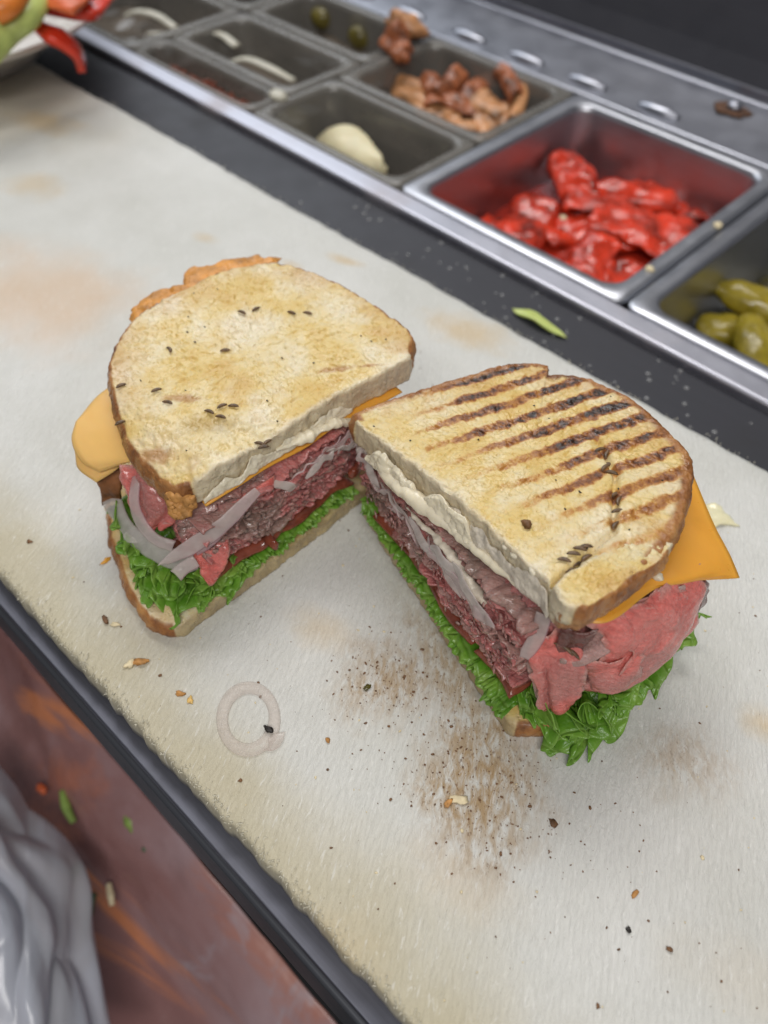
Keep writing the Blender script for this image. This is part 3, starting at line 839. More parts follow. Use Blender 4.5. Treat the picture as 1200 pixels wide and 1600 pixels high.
for p_, l_ in (((-29.16, 50.21, -4.2), "pale pepper seed between the pepper pieces in the middle of the pan"), ((-28.35, 48.59, -4.3), "pale pepper seed on red juice under the arched pepper"),
               ((-32.04, 43.8, -4.4), "pale pepper seed in the pepper pan's corner by rail and cheese pan")):
    tag(blob("pepper_seed", p_, (0.32, 0.25, 0.14), M['crumb_pale'], None, nu=8, nv=6), l_, "seed", "pepper seeds in the steel pan")

g = "pickles in the brine"
for i, (p_, a, L_, l_) in enumerate((((-13.18, 49.78, -4.6), 0.3, 3.2, "olive-green pickle standing at the back of the brine"), ((-11.42, 44.94, -4.2), -0.9, 2.6, "fat yellowish pickle spear lying nearest the rail"),
                                     ((-13.87, 47.18, -5.6), 0.6, 2.2, "small pickle slice half sunk beside the pan wall"), ((-9.37, 44.28, -4.8), -1.0, 2.6, "pickle end lying under the rail"))):
    v, f = blob_geo(p_, (L_, 1.35, 1.1), 24, 16, 0.16, 1.6, i + 3, (a, 0.15, 0))
    tag(mesh_obj("pickle", v, f, M['pickle']), l_, "pickle", g)

g = "fried bacon pieces in the plastic pan"
for i, (p_, L_, w_, h_, a, m_, cu, l_) in enumerate((
        ((-45.67, 52.57, -2.6), 2.6, 1.3, 0.8, 1.3, 'bacon_fat', 0.9, "light fatty bacon piece lying across the cheese side of the pan"),
        ((-45.09, 54.91, -1.5), 1.8, 1.2, 1.2, 0.2, 'bacon', 1.4, "curled bacon piece peaking above the middle of the heap"),
        ((-42.35, 54.61, -2.4), 2.0, 1.3, 0.9, 2.2, 'bacon', 1.1, "dark bacon piece under the peak of the heap"),
        ((-40.13, 54.04, -3), 2.2, 1.0, 0.7, 0.8, 'bacon_fat', 1.0, "fatty bacon scrap in the corner beside the red peppers"),
        ((-40.54, 57.34, -0.9), 1.7, 1.1, 1.3, 1.0, 'bacon', 1.5, "curled dark red bacon piece leaning on the rear rim"),
        ((-38.93, 56.44, -1.6), 2.4, 0.55, 0.8, 0.5, 'bacon_fat', 1.2, "pale hooked bacon rind hanging below the dark curl"),
        ((-43.23, 52.99, -3.2), 2.0, 1.2, 0.6, 0.3, 'bacon_fat', 0.7, "orange fatty bacon piece low in the middle of the pan"),
        ((-48.19, 53.79, -3), 1.6, 1.0, 0.6, 1.9, 'bacon', 0.7, "bacon piece at the pan's olive side"),
        ((-45.23, 53.56, -2), 1.8, 1.2, 0.9, 0.9, 'bacon', 1.2, "dark bacon piece leaning on the light fatty piece"),
        ((-43.59, 56.85, -2.2), 1.9, 1.1, 1.0, 0.1, 'bacon', 1.3, "dark bacon piece between the peak and the rear curl"),
        ((-40.22, 55.24, -2.4), 1.8, 1.2, 0.8, 1.5, 'bacon_fat', 1.0, "orange bacon piece beside the pale hooked rind"),
        ((-41, 52.34, -3), 1.9, 1.1, 0.7, 2.5, 'bacon_fat', 0.9, "fatty bacon piece along the pan wall facing the cheese"),
        ((-39.25, 55.77, -3), 1.6, 1.2, 0.7, 0.4, 'bacon', 0.9, "dark bacon piece below the hooked rind, next to the peppers"))):
    fold("bacon_piece", p_, L_ * 1.25, w_ * 1.3, h_ * 1.15, a, M[m_], l_, "bacon", g, 70 + 7 * i, cu, 0.1, 22, 0.3)
t = thing("bacon_piece", (-50.02, 54.84, -0.8), "knobbly curled bacon piece resting on the pan rims between olives and bacon heap", "bacon", g)
for i, (p_, r_) in enumerate((((-50.18, 54.05, 0), (1.3, 1.2, 1.1)), ((-50.83, 56.41, 0.3), (1.6, 1.0, 0.8)), ((-48.62, 53.16, -0.2), (1.0, 0.9, 0.8)))):
    v, f = blob_geo(p_, r_, 22, 16, 0.4, 1.8, 40 + i, (i * 0.8, 0.3, 0.2))
    mesh_obj("lobe", v, f, M['bacon' if i != 1 else 'bacon_fat'], t)
g = "green olives in the plastic pan"
for p_, l_ in (((-62.92, 57.6, -2.6), "green olive lying apart from the other two olives"), ((-58.94, 58.48, -2.4), "green olive leaning by the knobbly bacon"), ((-57.97, 57.68, -2.9), "browner olive under the leaning one")):
    tag(blob("olive", p_, (1.15, 0.95, 1.0), M['olive'], None, amp=0.05), l_, "olive", g)
# pale cheese in the cream pan
o = sheet("cheese_piece", [[(-48.79, 43.54, -4.6), (-47.88, 43.98, -3.4), (-46.8, 44.67, -2.9), (-45.29, 44.91, -2.8)], [(-46.4, 42.54, -4.4), (-44.48, 42.42, -3), (-43.58, 43.21, -2.6), (-42.42, 43.73, -2.7)],
                          [(-43.34, 41.96, -4.2), (-42.01, 41.98, -3.2), (-41.22, 42.52, -2.8), (-40.29, 42.7, -3)], [(-41.74, 42.4, -4.6), (-40.87, 42.39, -4), (-40.42, 42.59, -3.8), (-40.6, 43.2, -4.2)]], M['cream_cheese'], None, 24, 24, 0.9, 0.08, 0.8, 3)
tag(o, "rounded cream-coloured cheese piece leaning in the plastic pan beside the red peppers", "cheese")
# onion strips
def strip(name, pts, r, mat, label, cat, group=None, flat=0.35, n=26):
    return tag(tube(name, pts, r, mat, None, 10, flat, n), label, cat, group)
g = "onion strips in the clear pans"
strip("onion_strip", [(-74.53, 44.18, -2.2), (-73.51, 44.94, -1.8), (-71.64, 45.67, -1.8), (-69.1, 45.79, -2.2)], [0.35, 0.5, 0.5, 0.35], M['onion_strip'], "pale curved onion strip alone in the pan next to the plate", "onion", g)
strip("onion_strip", [(-68.5, 42.42, -1.6), (-65.84, 44.52, -1.4), (-64, 46.51, -1.4), (-61.66, 46.64, -1.8)], [0.25, 0.35, 0.4, 0.45], M['onion_strip'], "yellowish bent onion strip lying over the rim between two pans", "onion", g)
strip("onion_strip", [(-61.23, 45.12, -2.6), (-59.73, 46.03, -2.1), (-57.23, 46.33, -2.1), (-54.8, 46.94, -2.6)], [0.3, 0.45, 0.45, 0.3], M['onion_strip'], "arched onion strip in the pan behind the chopped chili", "onion", g)
blob_o = blob("onion_strip", (-50.26, 41.39, -0.7), (0.9, 0.6, 0.35), M['onion_strip'], None)
tag(blob_o, "short shiny onion bit on the rim junction of three clear pans", "onion", g)
# chopped chili bits: uncountable
bag = Bag(); rng = np.random.default_rng(8)
for i in range(260):
    c = (rng.uniform(-63.8, -51.5), rng.uniform(39.0, 41.3), -2.55 + rng.uniform(-0.2, 0.35))
    v, f = blob_geo(c, (rng.uniform(.15, .4), rng.uniform(.12, .3), rng.uniform(.1, .2)), 6, 4, 0.3, 2, i, (rng.uniform(0, 3), 0.3, 0.3))
    bag.add(v, f)
o = bag.build("chopped_chili", M['chili'], None, "stuff")
tag(o, "chopped red chili filling the narrow pan by the rail", "chili")

# ------------------------------------------------------------------ sandwich building blocks
def seg_dist(p, a, b):
    p = np.asarray(p); a = np.asarray(a, float); b = np.asarray(b, float)
    t = np.clip(((p - a) @ (b - a)) / ((b - a) @ (b - a)), 0, 1)
    return np.linalg.norm(p - (a + t[:, None] * (b - a)), axis=1)

def slab(name, outline, ztop, zbot, mat, parent, n=420, rings=60, side=12, cut=None, round_=0.28, top_amp=0.05, top_f=2.2, side_fn=None, crust_w=0.5, seed=1, bulge=0.12, smooth_it=2, extra_top=None, pores=0.0):
    """a thick slice: star-shaped outline (cm), ztop(x,y) and zbot(x,y); 'cut' lists outline segments that were sliced"""
    P = resample(np.asarray(outline, float), n, True)
    for _ in range(smooth_it):
        P = 0.25 * np.roll(P, 1, 0) + 0.5 * P + 0.25 * np.roll(P, -1, 0)
    c = P.mean(0)
    ce = np.ones(n)
    for a, b in (cut or []):
        ce = np.minimum(ce, sstep(0.12, 0.4, seg_dist(P, a, b)))
    jit = fbm(np.column_stack([P, np.zeros(n)]), 2.4, 4, seed + 40)
    P = P + (P - c) / np.linalg.norm(P - c, axis=1, keepdims=True) * ((0.05 * (1 - ce) + 0.03 * ce) * jit)[:, None]
    T = np.roll(P, -1, 0) - np.roll(P, 1, 0); T /= np.linalg.norm(T, axis=1, keepdims=True)
    Nn = np.stack([T[:, 1], -T[:, 0]], 1)
    if np.mean(np.sum(Nn * (P - c), 1)) < 0:
        Nn = -Nn
    rad = np.linalg.norm(P - c, axis=1)
    V = []; CR = []; CU = []; ED = []
    s = np.linspace(0, 1, rings + 1)[1:]
    t = 1 - (1 - s) ** 1.25
    for tt in t:
        q = c + (P - c) * tt
        d = (1 - tt) * rad
        r3 = np.column_stack([q, np.zeros(n)])
        z = ztop(q[:, 0], q[:, 1]) + top_amp * fbm(r3, top_f, 4, seed, 0.6)
        if pores:
            z = z - pores * sstep(0.30, 0.62, noise(r3 * 5.2, seed + 60)) - 0.6 * pores * sstep(0.42, 0.7, noise(r3 * 2.7, seed + 61))
        rr = 0.13 + (round_ - 0.13) * ce
        k = np.clip(1 - d / rr, 0, 1)
        z = z - rr * (1 - np.sqrt(np.clip(1 - k * k * 0.9, 0, 1)))
        if extra_top is not None:
            z = z + extra_top(q[:, 0], q[:, 1])
        V.append(np.column_stack([q, z]))
        CR.append(ce * sstep(crust_w, 0.0, d) * 0.9); CU.append((1 - ce) * sstep(0.3, 0.0, d)); ED.append(ce * sstep(2.2, 0.0, d))
    zt = V[-1][:, 2]
    zb = zbot(P[:, 0], P[:, 1])
    for i in range(1, side + 1):
        w = i / side
        z = zt + (zb - zt) * w
        off = bulge * np.sin(math.pi * w) * ce
        q3 = np.column_stack([P + Nn * off[:, None], z])
        dd = (side_fn(q3, w) if side_fn else 0.03 * fbm(q3, 2.5, 3, seed + 5) + (0.03 - 0.012 * (1 - ce)) * fbm(q3, 6.5, 3, seed + 6)) 
        q3[:, :2] += Nn * np.asarray(dd)[:, None]
        V.append(q3); CR.append(ce); CU.append(1 - ce); ED.append(ce)
    for tt in (0.9, 0.6, 0.3):
        q = c + (P - c) * tt
        V.append(np.column_stack([q, zbot(q[:, 0], q[:, 1])])); CR.append(ce * 0); CU.append(ce * 0); ED.append(ce * 0)
    L = len(V)
    v = np.vstack(V + [[[c[0], c[1], ztop(c[0], c[1])]], [[c[0], c[1], zbot(c[0], c[1])]]])
    idx = np.arange(L * n).reshape(L, n); nx = np.roll(idx, -1, 1)
    f = np.stack([idx[:-1], idx[1:], nx[1:], nx[:-1]], -1).reshape(-1, 4).tolist()
    a, b = L * n, L * n + 1
    f += [(a, int(idx[0, j]), int(nx[0, j])) for j in range(n)] + [(b, int(nx[-1, j]), int(idx[-1, j])) for j in range(n)]
    at = {'crust': np.r_[np.concatenate(CR), 0, 0], 'cut': np.r_[np.concatenate(CU), 0, 0], 'edge': np.r_[np.concatenate(ED), 0, 0]}
    return mesh_obj(name, v, f, mat, parent, at)

def leaf(name, inner, rim, waves, amp, parent, seed=0, nu=26, nv=320, mat=None, thick=0.032, droop=0.0, up=(0, 0, 1)):
    """frilly lettuce: flat towards the rib, ruffled at the rim"""
    I = resample(cat_rom(inner, 120), nv); Rm = resample(cat_rom(rim, 160), nv)
    U_ = np.linspace(0, 1, nu)[:, None]; s = np.linspace(0, 1, nv)
    G = I[None] * (1 - U_[..., None]) + Rm[None] * U_[..., None]
    T = np.gradient(Rm, axis=0); T /= np.linalg.norm(T, axis=1, keepdims=True) + 1e-9
    out = (Rm - I); out /= np.linalg.norm(out, axis=1, keepdims=True) + 1e-9
    upv = np.asarray(up, float)
    pts = np.stack([s * waves, s * 0, s * 0], 1)
    ph = 2 * np.pi * (s * waves + 0.55 * fbm(pts, 0.6, 2, seed))
    am = amp * (1 + 0.5 * fbm(pts, 0.45, 2, seed + 3))
    ph2 = ph * 2.3 + 4 * fbm(pts, 0.9, 2, seed + 5)
    e1 = U_ ** 1.5; e2 = U_ ** 3
    G = G + upv * (e1 * am * np.sin(ph) + e2 * am * 0.42 * np.sin(ph2) + U_ ** 4 * 0.05 * np.sin(ph * 5.3 + 2 * np.sin(ph2)))[..., None]
    G = G + T[None] * (e1 * U_ * am * 0.9 * np.sin(2 * ph + 0.6))[..., None]
    G = G + out[None] * (e2 * am * (0.55 * np.cos(ph * 1.0 + 0.9) + 0.30 * np.sin(ph2 * 1.3)) + U_ ** 5 * 0.07 * np.sin(ph * 6.1 + 1.5 * np.sin(ph)) + U_ ** 6 * 0.06 * fbm(np.stack([s * waves * 5, s, s], 1), 1, 2, seed + 8))[..., None]
    sm = np.stack([fbm(G.reshape(-1, 3), 0.8, 3, seed + k) for k in range(3)], -1).reshape(G.shape)
    G = G + sm * 0.10 * U_[..., None]
    G[..., 2] -= droop * U_ ** 2
    G[..., 2] = np.maximum(G[..., 2], 0.06)
    return thick_grid(name, G, thick, mat or M['lettuce'], parent)

def shreds(name, parent, a, b, zfn, count, seed, mat, nrm, smin=0.1, smax=0.45, spread=0.07):
    """ragged ends of torn meat fibres on the cut face"""
    rng = np.random.default_rng(seed)
    a = np.asarray(a, float); b = np.asarray(b, float)
    d = (b - a); L = np.linalg.norm(d); d = d / L
    bag = Bag()
    t3 = np.array([d[0], d[1], 0]); n3 = np.array([nrm[0], nrm[1], 0.0])
    for i in range(count):
        s = rng.random(); z0, z1 = zfn(s)
        z = rng.uniform(z0, z1)
        nn = noise(np.array([[s * L * 0.8, z * 1.1, seed]]), seed)[0]
        c = np.array([*(a + d * L * s), z]) + n3 * (rng.normal(0.02, spread))
        ang = rng.normal(0.25, 0.55)
        ax = t3 * math.cos(ang) + np.array([0, 0, 1]) * math.sin(ang) + n3 * rng.normal(0.15, 0.35)
        ax /= np.linalg.norm(ax)
        l = rng.uniform(smin, smax); w = rng.uniform(0.05, 0.16); h = rng.uniform(0.02, 0.05)
        sd = np.cross(ax, n3); sd /= np.linalg.norm(sd) + 1e-9
        up_ = np.cross(sd, ax)
        p0 = c - ax * l / 2; p1 = c + ax * l / 2 + n3 * rng.uniform(-0.02, 0.08)
        V = [p0]
        for k, (fr, ww) in enumerate(((0.25, 0.9), (0.65, 1.0))):
            m = p0 + (p1 - p0) * fr + sd * rng.normal(0, 0.03)
            V += [m + sd * w * ww, m + up_ * h * ww, m - sd * w * ww, m - up_ * h * ww]
        V.append(p1)
        F = []
        for k in range(4):
            k2 = (k + 1) % 4
            F += [(0, 1 + k, 1 + k2), (1 + k, 5 + k, 5 + k2, 1 + k2), (9, 5 + k2, 5 + k)]
        bag.add(V, F, float(np.clip(0.5 + 0.9 * nn + rng.normal(0, 0.25), 0, 1)))
    return bag.build(name, mat, parent, "stuff")

def ribbon(name, A, B, mat, parent, nv=36, nu=8, thick=0.07, amp=0.02, seed=3, bow=0.0):
    """curved strip between two edge curves"""
    A = np.asarray(A, float); B = np.asarray(B, float)
    mid = (A + B) / 2
    d = B - A
    mid[:, 2] += bow * np.linalg.norm(d, axis=1)
    return sheet(name, [A, mid, B], mat, parent, nu, nv, thick, amp, 1.5, seed)

def seed_at(p, ang, parent, L=0.26, tilt=0.0, mat='seed'):
    n = 7
    t = np.linspace(-1, 1, n)
    P = np.stack([t * L, 0.10 * L * (1 - t * t) * 3, 0 * t], 1)
    ca, sa = math.cos(ang), math.sin(ang)
    P = np.stack([P[:, 0] * ca - P[:, 1] * sa, P[:, 0] * sa + P[:, 1] * ca, P[:, 0] * tilt], 1) + np.asarray(p)
    v, f = tube_geo(P, 0.072 * np.sqrt(np.clip(1 - (t * 0.96) ** 2, 0.02, 1)), 8, 0.8)
    return mesh_obj("caraway_seed", v, f, M[mat], parent)

# ------------------------------------------------------------------ right half: grilled top
RA, RB = np.array([-16.7, 16.2]), np.array([-5.1, 12.85])
RD = (RB - RA) / np.linalg.norm(RB - RA); RN = np.array([RD[1], -RD[0]])          # RN points out of the cut face
def zR(x, y):
    s = ((x - RA[0]) * RD[0] + (y - RA[1]) * RD[1]) / 12.07
    return 6.2 + 1.7 * np.clip(s, -0.1, 1.15)
right = thing("sandwich_half", (-9.5, 17.5, 0), "roast beef sandwich half whose toast has dark grill stripes, cheddar corner sticking out", "sandwich", "two halves of the roast beef sandwich")
rt_out = [(-16.59, 16.05, 6.22), (-16.46, 16.8, 6.21), (-16.08, 17.98, 6.21), (-15.51, 19.53, 6.23), (-14.88, 21.09, 6.26), (-14.28, 22.53, 6.28), (-13.64, 23.14, 6.34), (-13, 23.44, 6.42), (-12.67, 22.78, 6.49), (-12.19, 23.31, 6.53), (-11.17, 23.66, 6.66), (-9.97, 23.68, 6.82), (-8.6, 23.38, 7.02), (-7.25, 22.74, 7.22),
          (-6.23, 22.16, 7.38), (-5.78, 21.69, 7.46), (-5.22, 20.55, 7.58), (-4.72, 19.25, 7.7), (-4.46, 18.15, 7.78), (-4.41, 17.1, 7.83), (-4.49, 15.98, 7.86), (-4.63, 14.85, 7.89), (-4.89, 13.85, 7.89), (-5.32, 13.59, 7.84), (-5.78, 13.75, 7.77), (-6.18, 13.99, 7.71), (-6.91, 14.16, 7.6), (-7.85, 14.39, 7.47), (-9.11, 14.71, 7.29),
          (-10.56, 15.02, 7.08), (-11.99, 15.21, 6.88), (-13.54, 15.44, 6.66), (-14.97, 15.63, 6.46), (-15.92, 15.75, 6.32)]
rt2 = [p[:2] for p in rt_out]
def crack(x, y):
    # the seedy split running over the slice and the torn step before the end flap
    p = np.column_stack([np.atleast_1d(x), np.atleast_1d(y)])
    d = np.minimum(seg_dist(p, (-8.81, 20.53, 7.1)[:2], (-7.43, 19.46, 7.33)[:2]), np.minimum(seg_dist(p, (-7.43, 19.46, 7.33)[:2], (-5.97, 17.1, 7.62)[:2]), seg_dist(p, (-5.97, 17.1, 7.62)[:2], (-6.08, 13.98, 7.72)[:2])))
    return -0.24 * np.exp(-(d / 0.09) ** 2) + 0.07 * np.exp(-((d - 0.35) / 0.25) ** 2)
topR = slab("top_bread", rt2, zR, lambda x, y: zR(x, y) - 1.15, M['grilled'], right, 760, 110, 16, [(rt2[k], rt2[k + 1]) for k in range(24, 33)], 0.26, 0.028, 5.0, None, 0.85, 11, 0.10, 1, crack, 0.055)
# the end of the slice has torn and lifted: a flap with its own broken edge
fl = [(-5.98, 13.84, 7.74), (-6.03, 14.47, 7.71), (-5.94, 15.17, 7.7), (-5.77, 16.1, 7.68), (-5.44, 16.98, 7.69), (-4.92, 17.59, 7.74), (-4.4, 17.9, 7.8), (-4.22, 17.13, 7.85), (-4.37, 16.03, 7.88), (-4.51, 14.83, 7.9), (-4.79, 13.77, 7.91), (-5.25, 13.49, 7.86), (-5.7, 13.63, 7.79)]
fl2 = [p[:2] for p in fl]
def zflap(x, y):
    t = ((x + 4.6) * (-0.25) + (y - 18.0) * (-0.97)) / 4.0
    return zR(x, y) - 0.08 + 0.26 * np.clip(t, 0, 1.1)
slab("bread_flap", fl2, zflap, lambda x, y: zR(x, y) - 0.7, M['bread'], right, 300, 50, 10, [(fl2[k], fl2[k + 1]) for k in range(0, 6)] + [(fl2[11], fl2[12]), (fl2[12], fl2[0])], 0.22, 0.028, 5.0, None, 0.45, 19, 0.08, 1, None, 0.055)
topR["label"] = "grill-striped toasted bread slice"
rb2 = [(-16.5, 16.55), (-13.0, 15.35), (-9.0, 14.05), (-5.7, 12.98), (-5.35, 13.1), (-4.7, 13.8), (-3.6, 15.4), (-3.1, 18.5), (-4.2, 21.2), (-7.5, 23.4), (-11.5, 23.2), (-14.6, 20.2)]
slab("bottom_bread", rb2, lambda x, y: 0.85 + 0 * x, lambda x, y: 0.01 + 0 * x, M['base_bread'], right, 420, 24, 10, [(rb2[0], rb2[3])], 0.2, 0.03, 2.5, None, 0.45, 17, 0.08, 1)
# cut roast beef
def beef_side(amp, seed):
    def fn(q, w):
        r = np.abs(fbm(q * [1.0, 1.0, 3.2], 0.95, 4, seed, 0.6))
        return amp * (0.7 - 1.9 * r) + 0.075 * fbm(q * [1, 1, 1.8], 3.2, 3, seed + 4) + 0.06 * math.sin(math.pi * w)
    return fn
rbeef = [(-16.2, 17.1), (-12.9, 16.0), (-9.1, 14.85), (-6.6, 14.2), (-5.8, 14.5), (-4.9, 16.2), (-4.6, 19.0), (-5.6, 21.2), (-9.5, 22.6), (-12.5, 21.6), (-14.8, 19.2)]
slab("roast_beef", rbeef, lambda x, y: zR(x, y) - 1.55, lambda x, y: 1.55 + 0 * x, M['beef_cut'], right, 760, 12, 84, None, 0.3, 0.1, 1.2, beef_side(0.22, 21), 0.1, 21, 0, 1)
shreds("beef_shreds", right, RA - RN * 0.22 + RD * 0.4, RB - RN * 0.22 - RD * 1.3, lambda s: (2.0, 4.1 + 1.3 * s), 260, 31, M['beef_cut'], RN)
def beef_layers(parent, a, d, nrm, s0, s1, zb, ztf, count, seed, mats, off=0.0):
    """the pile of thin slices as the knife left it: uneven pressed layers with ragged ends"""
    r = np.random.default_rng(seed)
    nu, nv = 16, 190
    for k in range(count):
        b0 = s0 + (0 if r.random() < 0.45 else r.uniform(0, 0.45) * (s1 - s0)); b1 = s1 - (0 if r.random() < 0.45 else r.uniform(0, 0.40) * (s1 - s0))
        q = np.linspace(b0, b1, nv)
        X = lambda f, o: np.stack([q * f, q * 0 + k * 3.7 + o, q * 0 + seed], 1)
        z = zb + (ztf(q) - zb) * ((k + 0.5) / count) + 0.16 * fbm(X(0.55, 0), 1, 3, seed) + 0.05 * fbm(X(2.4, 9), 1, 3, seed + 1)
        e = off + 0.16 * fbm(X(0.9, 20), 1, 2, seed + 2) + 0.11 * fbm(X(3.6, 30), 1, 3, seed + 3) + r.normal(0, 0.05)
        cu = 0.22 * fbm(X(1.1, 40), 1, 2, seed + 4)
        w = np.linspace(0, 1, nu)[:, None] ** 0.6
        G = np.zeros((nu, nv, 3))
        o = -1.6 + (e + 1.6) * w
        G[..., 0] = a[0] + d[0] * q + nrm[0] * o; G[..., 1] = a[1] + d[1] * q + nrm[1] * o
        G[..., 2] = z + cu * sstep(0.72, 1.0, w) + 0.03 * fbm(np.stack([q * 5, q * 0 + k, q * 0], 1), 1, 2, seed + 6)
        G[..., 2] += 0.025 * fbm(G.reshape(-1, 3), 4.0, 2, seed + 7).reshape(nu, nv)
        t = (0.15 + 0.07 * fbm(X(0.8, 50), 1, 2, seed + 5)) * (1 - 0.45 * sstep(0.9, 1.0, w))
        thick_grid("beef_slice", G, t, M[mats[k % len(mats)]], parent)
beef_layers(right, RA, RD, RN, 0.3, 10.9, 1.85, lambda q: 4.55 + 1.35 * q / 12, 17, 301, ['beef_layer', 'beef_cut', 'beef_grey', 'beef_layer', 'beef_cut', 'beef_layer', 'beef_grey'], -0.22)
# tomato and lettuce under the beef
def cutpt(a, d, nrm, s, off, z):
    q = a + d * s + nrm * off
    return (q[0], q[1], z)
for (s0, s1, zz, sd) in ((1.6, 5.0, 1.62, 3), (5.6, 8.6, 1.60, 4), (8.9, 11.0, 1.66, 5)):
    rows = [[cutpt(RA, RD, RN, s0 + (s1 - s0) * k / 4, -2.8 + o * 2.64 + (0.12 * math.sin(k + s0) if o == 1 else 0), zz + 0.12 * (s1 > 8) * k / 4) for k in range(5)] for o in (0, 0.5, 1)]
    sheet("tomato_slice", rows, M['tomato'], right, 16, 60, 0.50, 0.09, 1.6, sd)
inner = [cutpt(RA, RD, RN, q, -2.5, 1.3) for q in (0.2, 4, 8, 11)]
rim = [cutpt(RA, RD, RN, q, o, z) for q, o, z in ((0.4, 0.0, 1.3), (2.5, 0.06, 1.15), (5, 0.14, 1.08), (7.5, 0.18, 1.05), (9.5, 0.26, 1.0), (11.2, 0.30, 0.95))]
leaf("lettuce_leaf", inner, rim, 5, 0.09, right, 5, 16, 300)
leaf("lettuce_leaf", [(p[0], p[1], p[2] + 0.12) for p in inner], [(p[0] - 0.02, p[1] + 0.05, p[2] + 0.16) for p in rim], 6, 0.08, right, 6, 16, 300)
inner = [(-7.0, 14.5, 1.4), (-6.3, 15.2, 1.4), (-5.8, 16.6, 1.4), (-5.6, 18.4, 1.5), (-5.6, 20.5, 1.6)]
rim = [(-6.16, 13.67, 1.1), (-5.04, 13.55, 0.9), (-4.19, 13.62, 0.55), (-3.33, 14.53, 0.45), (-3.17, 16.02, 0.6), (-3.02, 17.32, 0.85), (-3.04, 18.94, 1.1), (-3.13, 20.71, 1.4), (-3.03, 21.64, 1.5)]
leaf("lettuce_leaf", inner, rim, 8, 0.42, right, 15, 36, 620)
rim = [(-6.36, 13.8, 1.6), (-5.35, 13.64, 1.4), (-4.4, 13.95, 1), (-3.54, 14.86, 0.9), (-3.22, 16.44, 1.2), (-3.16, 18.06, 1.5), (-3.24, 19.68, 1.7)]
leaf("lettuce_leaf", [(p[0], p[1], p[2] + 0.25) for p in inner], rim, 6, 0.46, right, 25, 36, 560)
rim = [(-5.33, 13.72, 1.7), (-4.49, 13.72, 1.2), (-3.65, 14.28, 0.85), (-3.23, 15.21, 0.85), (-3.11, 16.52, 1.1)]
leaf("lettuce_leaf", [(p[0], p[1], p[2] + 0.1) for p in inner[:4]], rim, 4, 0.55, right, 35, 36, 420)
# rare slices draped over the end
bs = M['beef_slice']
sheet("beef_slice", [[(-4.97, 14.68, 6.1), (-4.38, 16.25, 6.1), (-4.08, 17.68, 6), (-3.74, 19.18, 5.8)],
                     [(-4.36, 15.25, 5), (-3.62, 16.32, 5), (-3.29, 17.86, 4.9), (-3.2, 19.28, 4.9)],
                     [(-4.42, 15.11, 3.7), (-3.36, 16.33, 3.7), (-3, 17.98, 3.8), (-3.07, 19.62, 3.9)],
                     [(-4.51, 14.96, 2.4), (-3.45, 16.07, 2.4), (-3.03, 17.98, 2.5), (-3.03, 19.66, 2.9)],
                     [(-4.77, 15.49, 1.9), (-3.89, 16.55, 1.9), (-3.56, 18.24, 2), (-3.49, 19.84, 2.4)]], bs, right, 110, 130, 0.14, 0.045, 1.2, 5, 0.16, folds=(1.4, 0.11, 1.2))
sheet("beef_slice", [[(-4.51, 15.69, 6.2), (-4.14, 16.74, 6.2), (-3.87, 18.19, 6.05)], [(-3.96, 15.88, 5.5), (-3.58, 16.93, 5.5), (-3.4, 18.48, 5.4)], [(-3.67, 15.87, 4.5), (-3.19, 17.01, 4.5), (-3.14, 18.81, 4.5)], [(-3.69, 15.68, 3.55), (-3.12, 17.09, 3.6), (-3.1, 18.68, 3.7)]], M['beef_slice'], right, 80, 80, 0.11, 0.04, 1.3, 6, 0.2, folds=(1.2, 0.09, -0.8))
sheet("beef_slice", [[(-4.63, 14.91, 4.1), (-4.02, 15.43, 4.2), (-3.49, 16.3, 4.2)], [(-4.48, 14.87, 3.3), (-3.76, 15.41, 3.3), (-3.23, 16.46, 3.4)], [(-4.1, 15.09, 2.5), (-3.48, 15.6, 2.45), (-3.07, 16.7, 2.6)]], M['beef_slice'], right, 60, 70, 0.12, 0.04, 1.4, 8, 0.16, folds=(1.0, 0.08, 0.7))
sheet("beef_slice", [[(-6.24, 14.06, 5), (-5.71, 14.5, 5.1), (-5.29, 15.07, 5.3)], [(-6.18, 13.79, 4), (-5.33, 14.22, 4.1), (-4.51, 14.78, 4)],
                     [(-5.59, 13.76, 3), (-4.93, 14.08, 3), (-4.38, 14.76, 3)], [(-5.06, 13.7, 1.95), (-4.59, 14, 1.95), (-4.38, 14.55, 2.3)],
                     [(-5.31, 14.24, 1.7), (-4.92, 14.63, 1.7), (-4.61, 15.23, 2)]], bs, right, 90, 90, 0.15, 0.06, 1.4, 9, 0.18, folds=(1.3, 0.12, 0.6))
sheet("beef_slice", [[(-4.18, 16.12, 5.7), (-4.03, 15.59, 5), (-4.38, 14.83, 4.3), (-5.04, 14.24, 3.9)], [(-4.4, 15.55, 5.75), (-4.39, 15.29, 5), (-4.73, 14.77, 4.4), (-5.24, 14.24, 4.1)],
                     [(-4.81, 15.22, 5.4), (-4.86, 15.19, 4.7), (-5.12, 14.85, 4.2), (-5.5, 14.43, 3.8)]], M['beef_mauve'], right, 24, 50, 0.12, 0.06, 1.2, 13, 0.06)
sheet("beef_slice", [[(-6.65, 13.75, 4.3), (-5.95, 14.01, 4.1)], [(-6.11, 13.85, 3.4), (-5.49, 14.03, 3.3)], [(-5.35, 13.74, 2.1), (-5.17, 14.1, 2.3)]], M['beef_mauve'], right, 36, 16, 0.10, 0.06, 1.5, 17, 0.08)
sheet("beef_slice", [[(-3.84, 17.77, 5.8), (-3.6, 18.35, 5.8)], [(-3.51, 17.88, 5.1), (-3.34, 18.57, 5)], [(-3.23, 17.93, 4), (-3.16, 18.71, 4)]], M['beef_mauve'], right, 30, 14, 0.10, 0.05, 1.5, 19, 0.08)
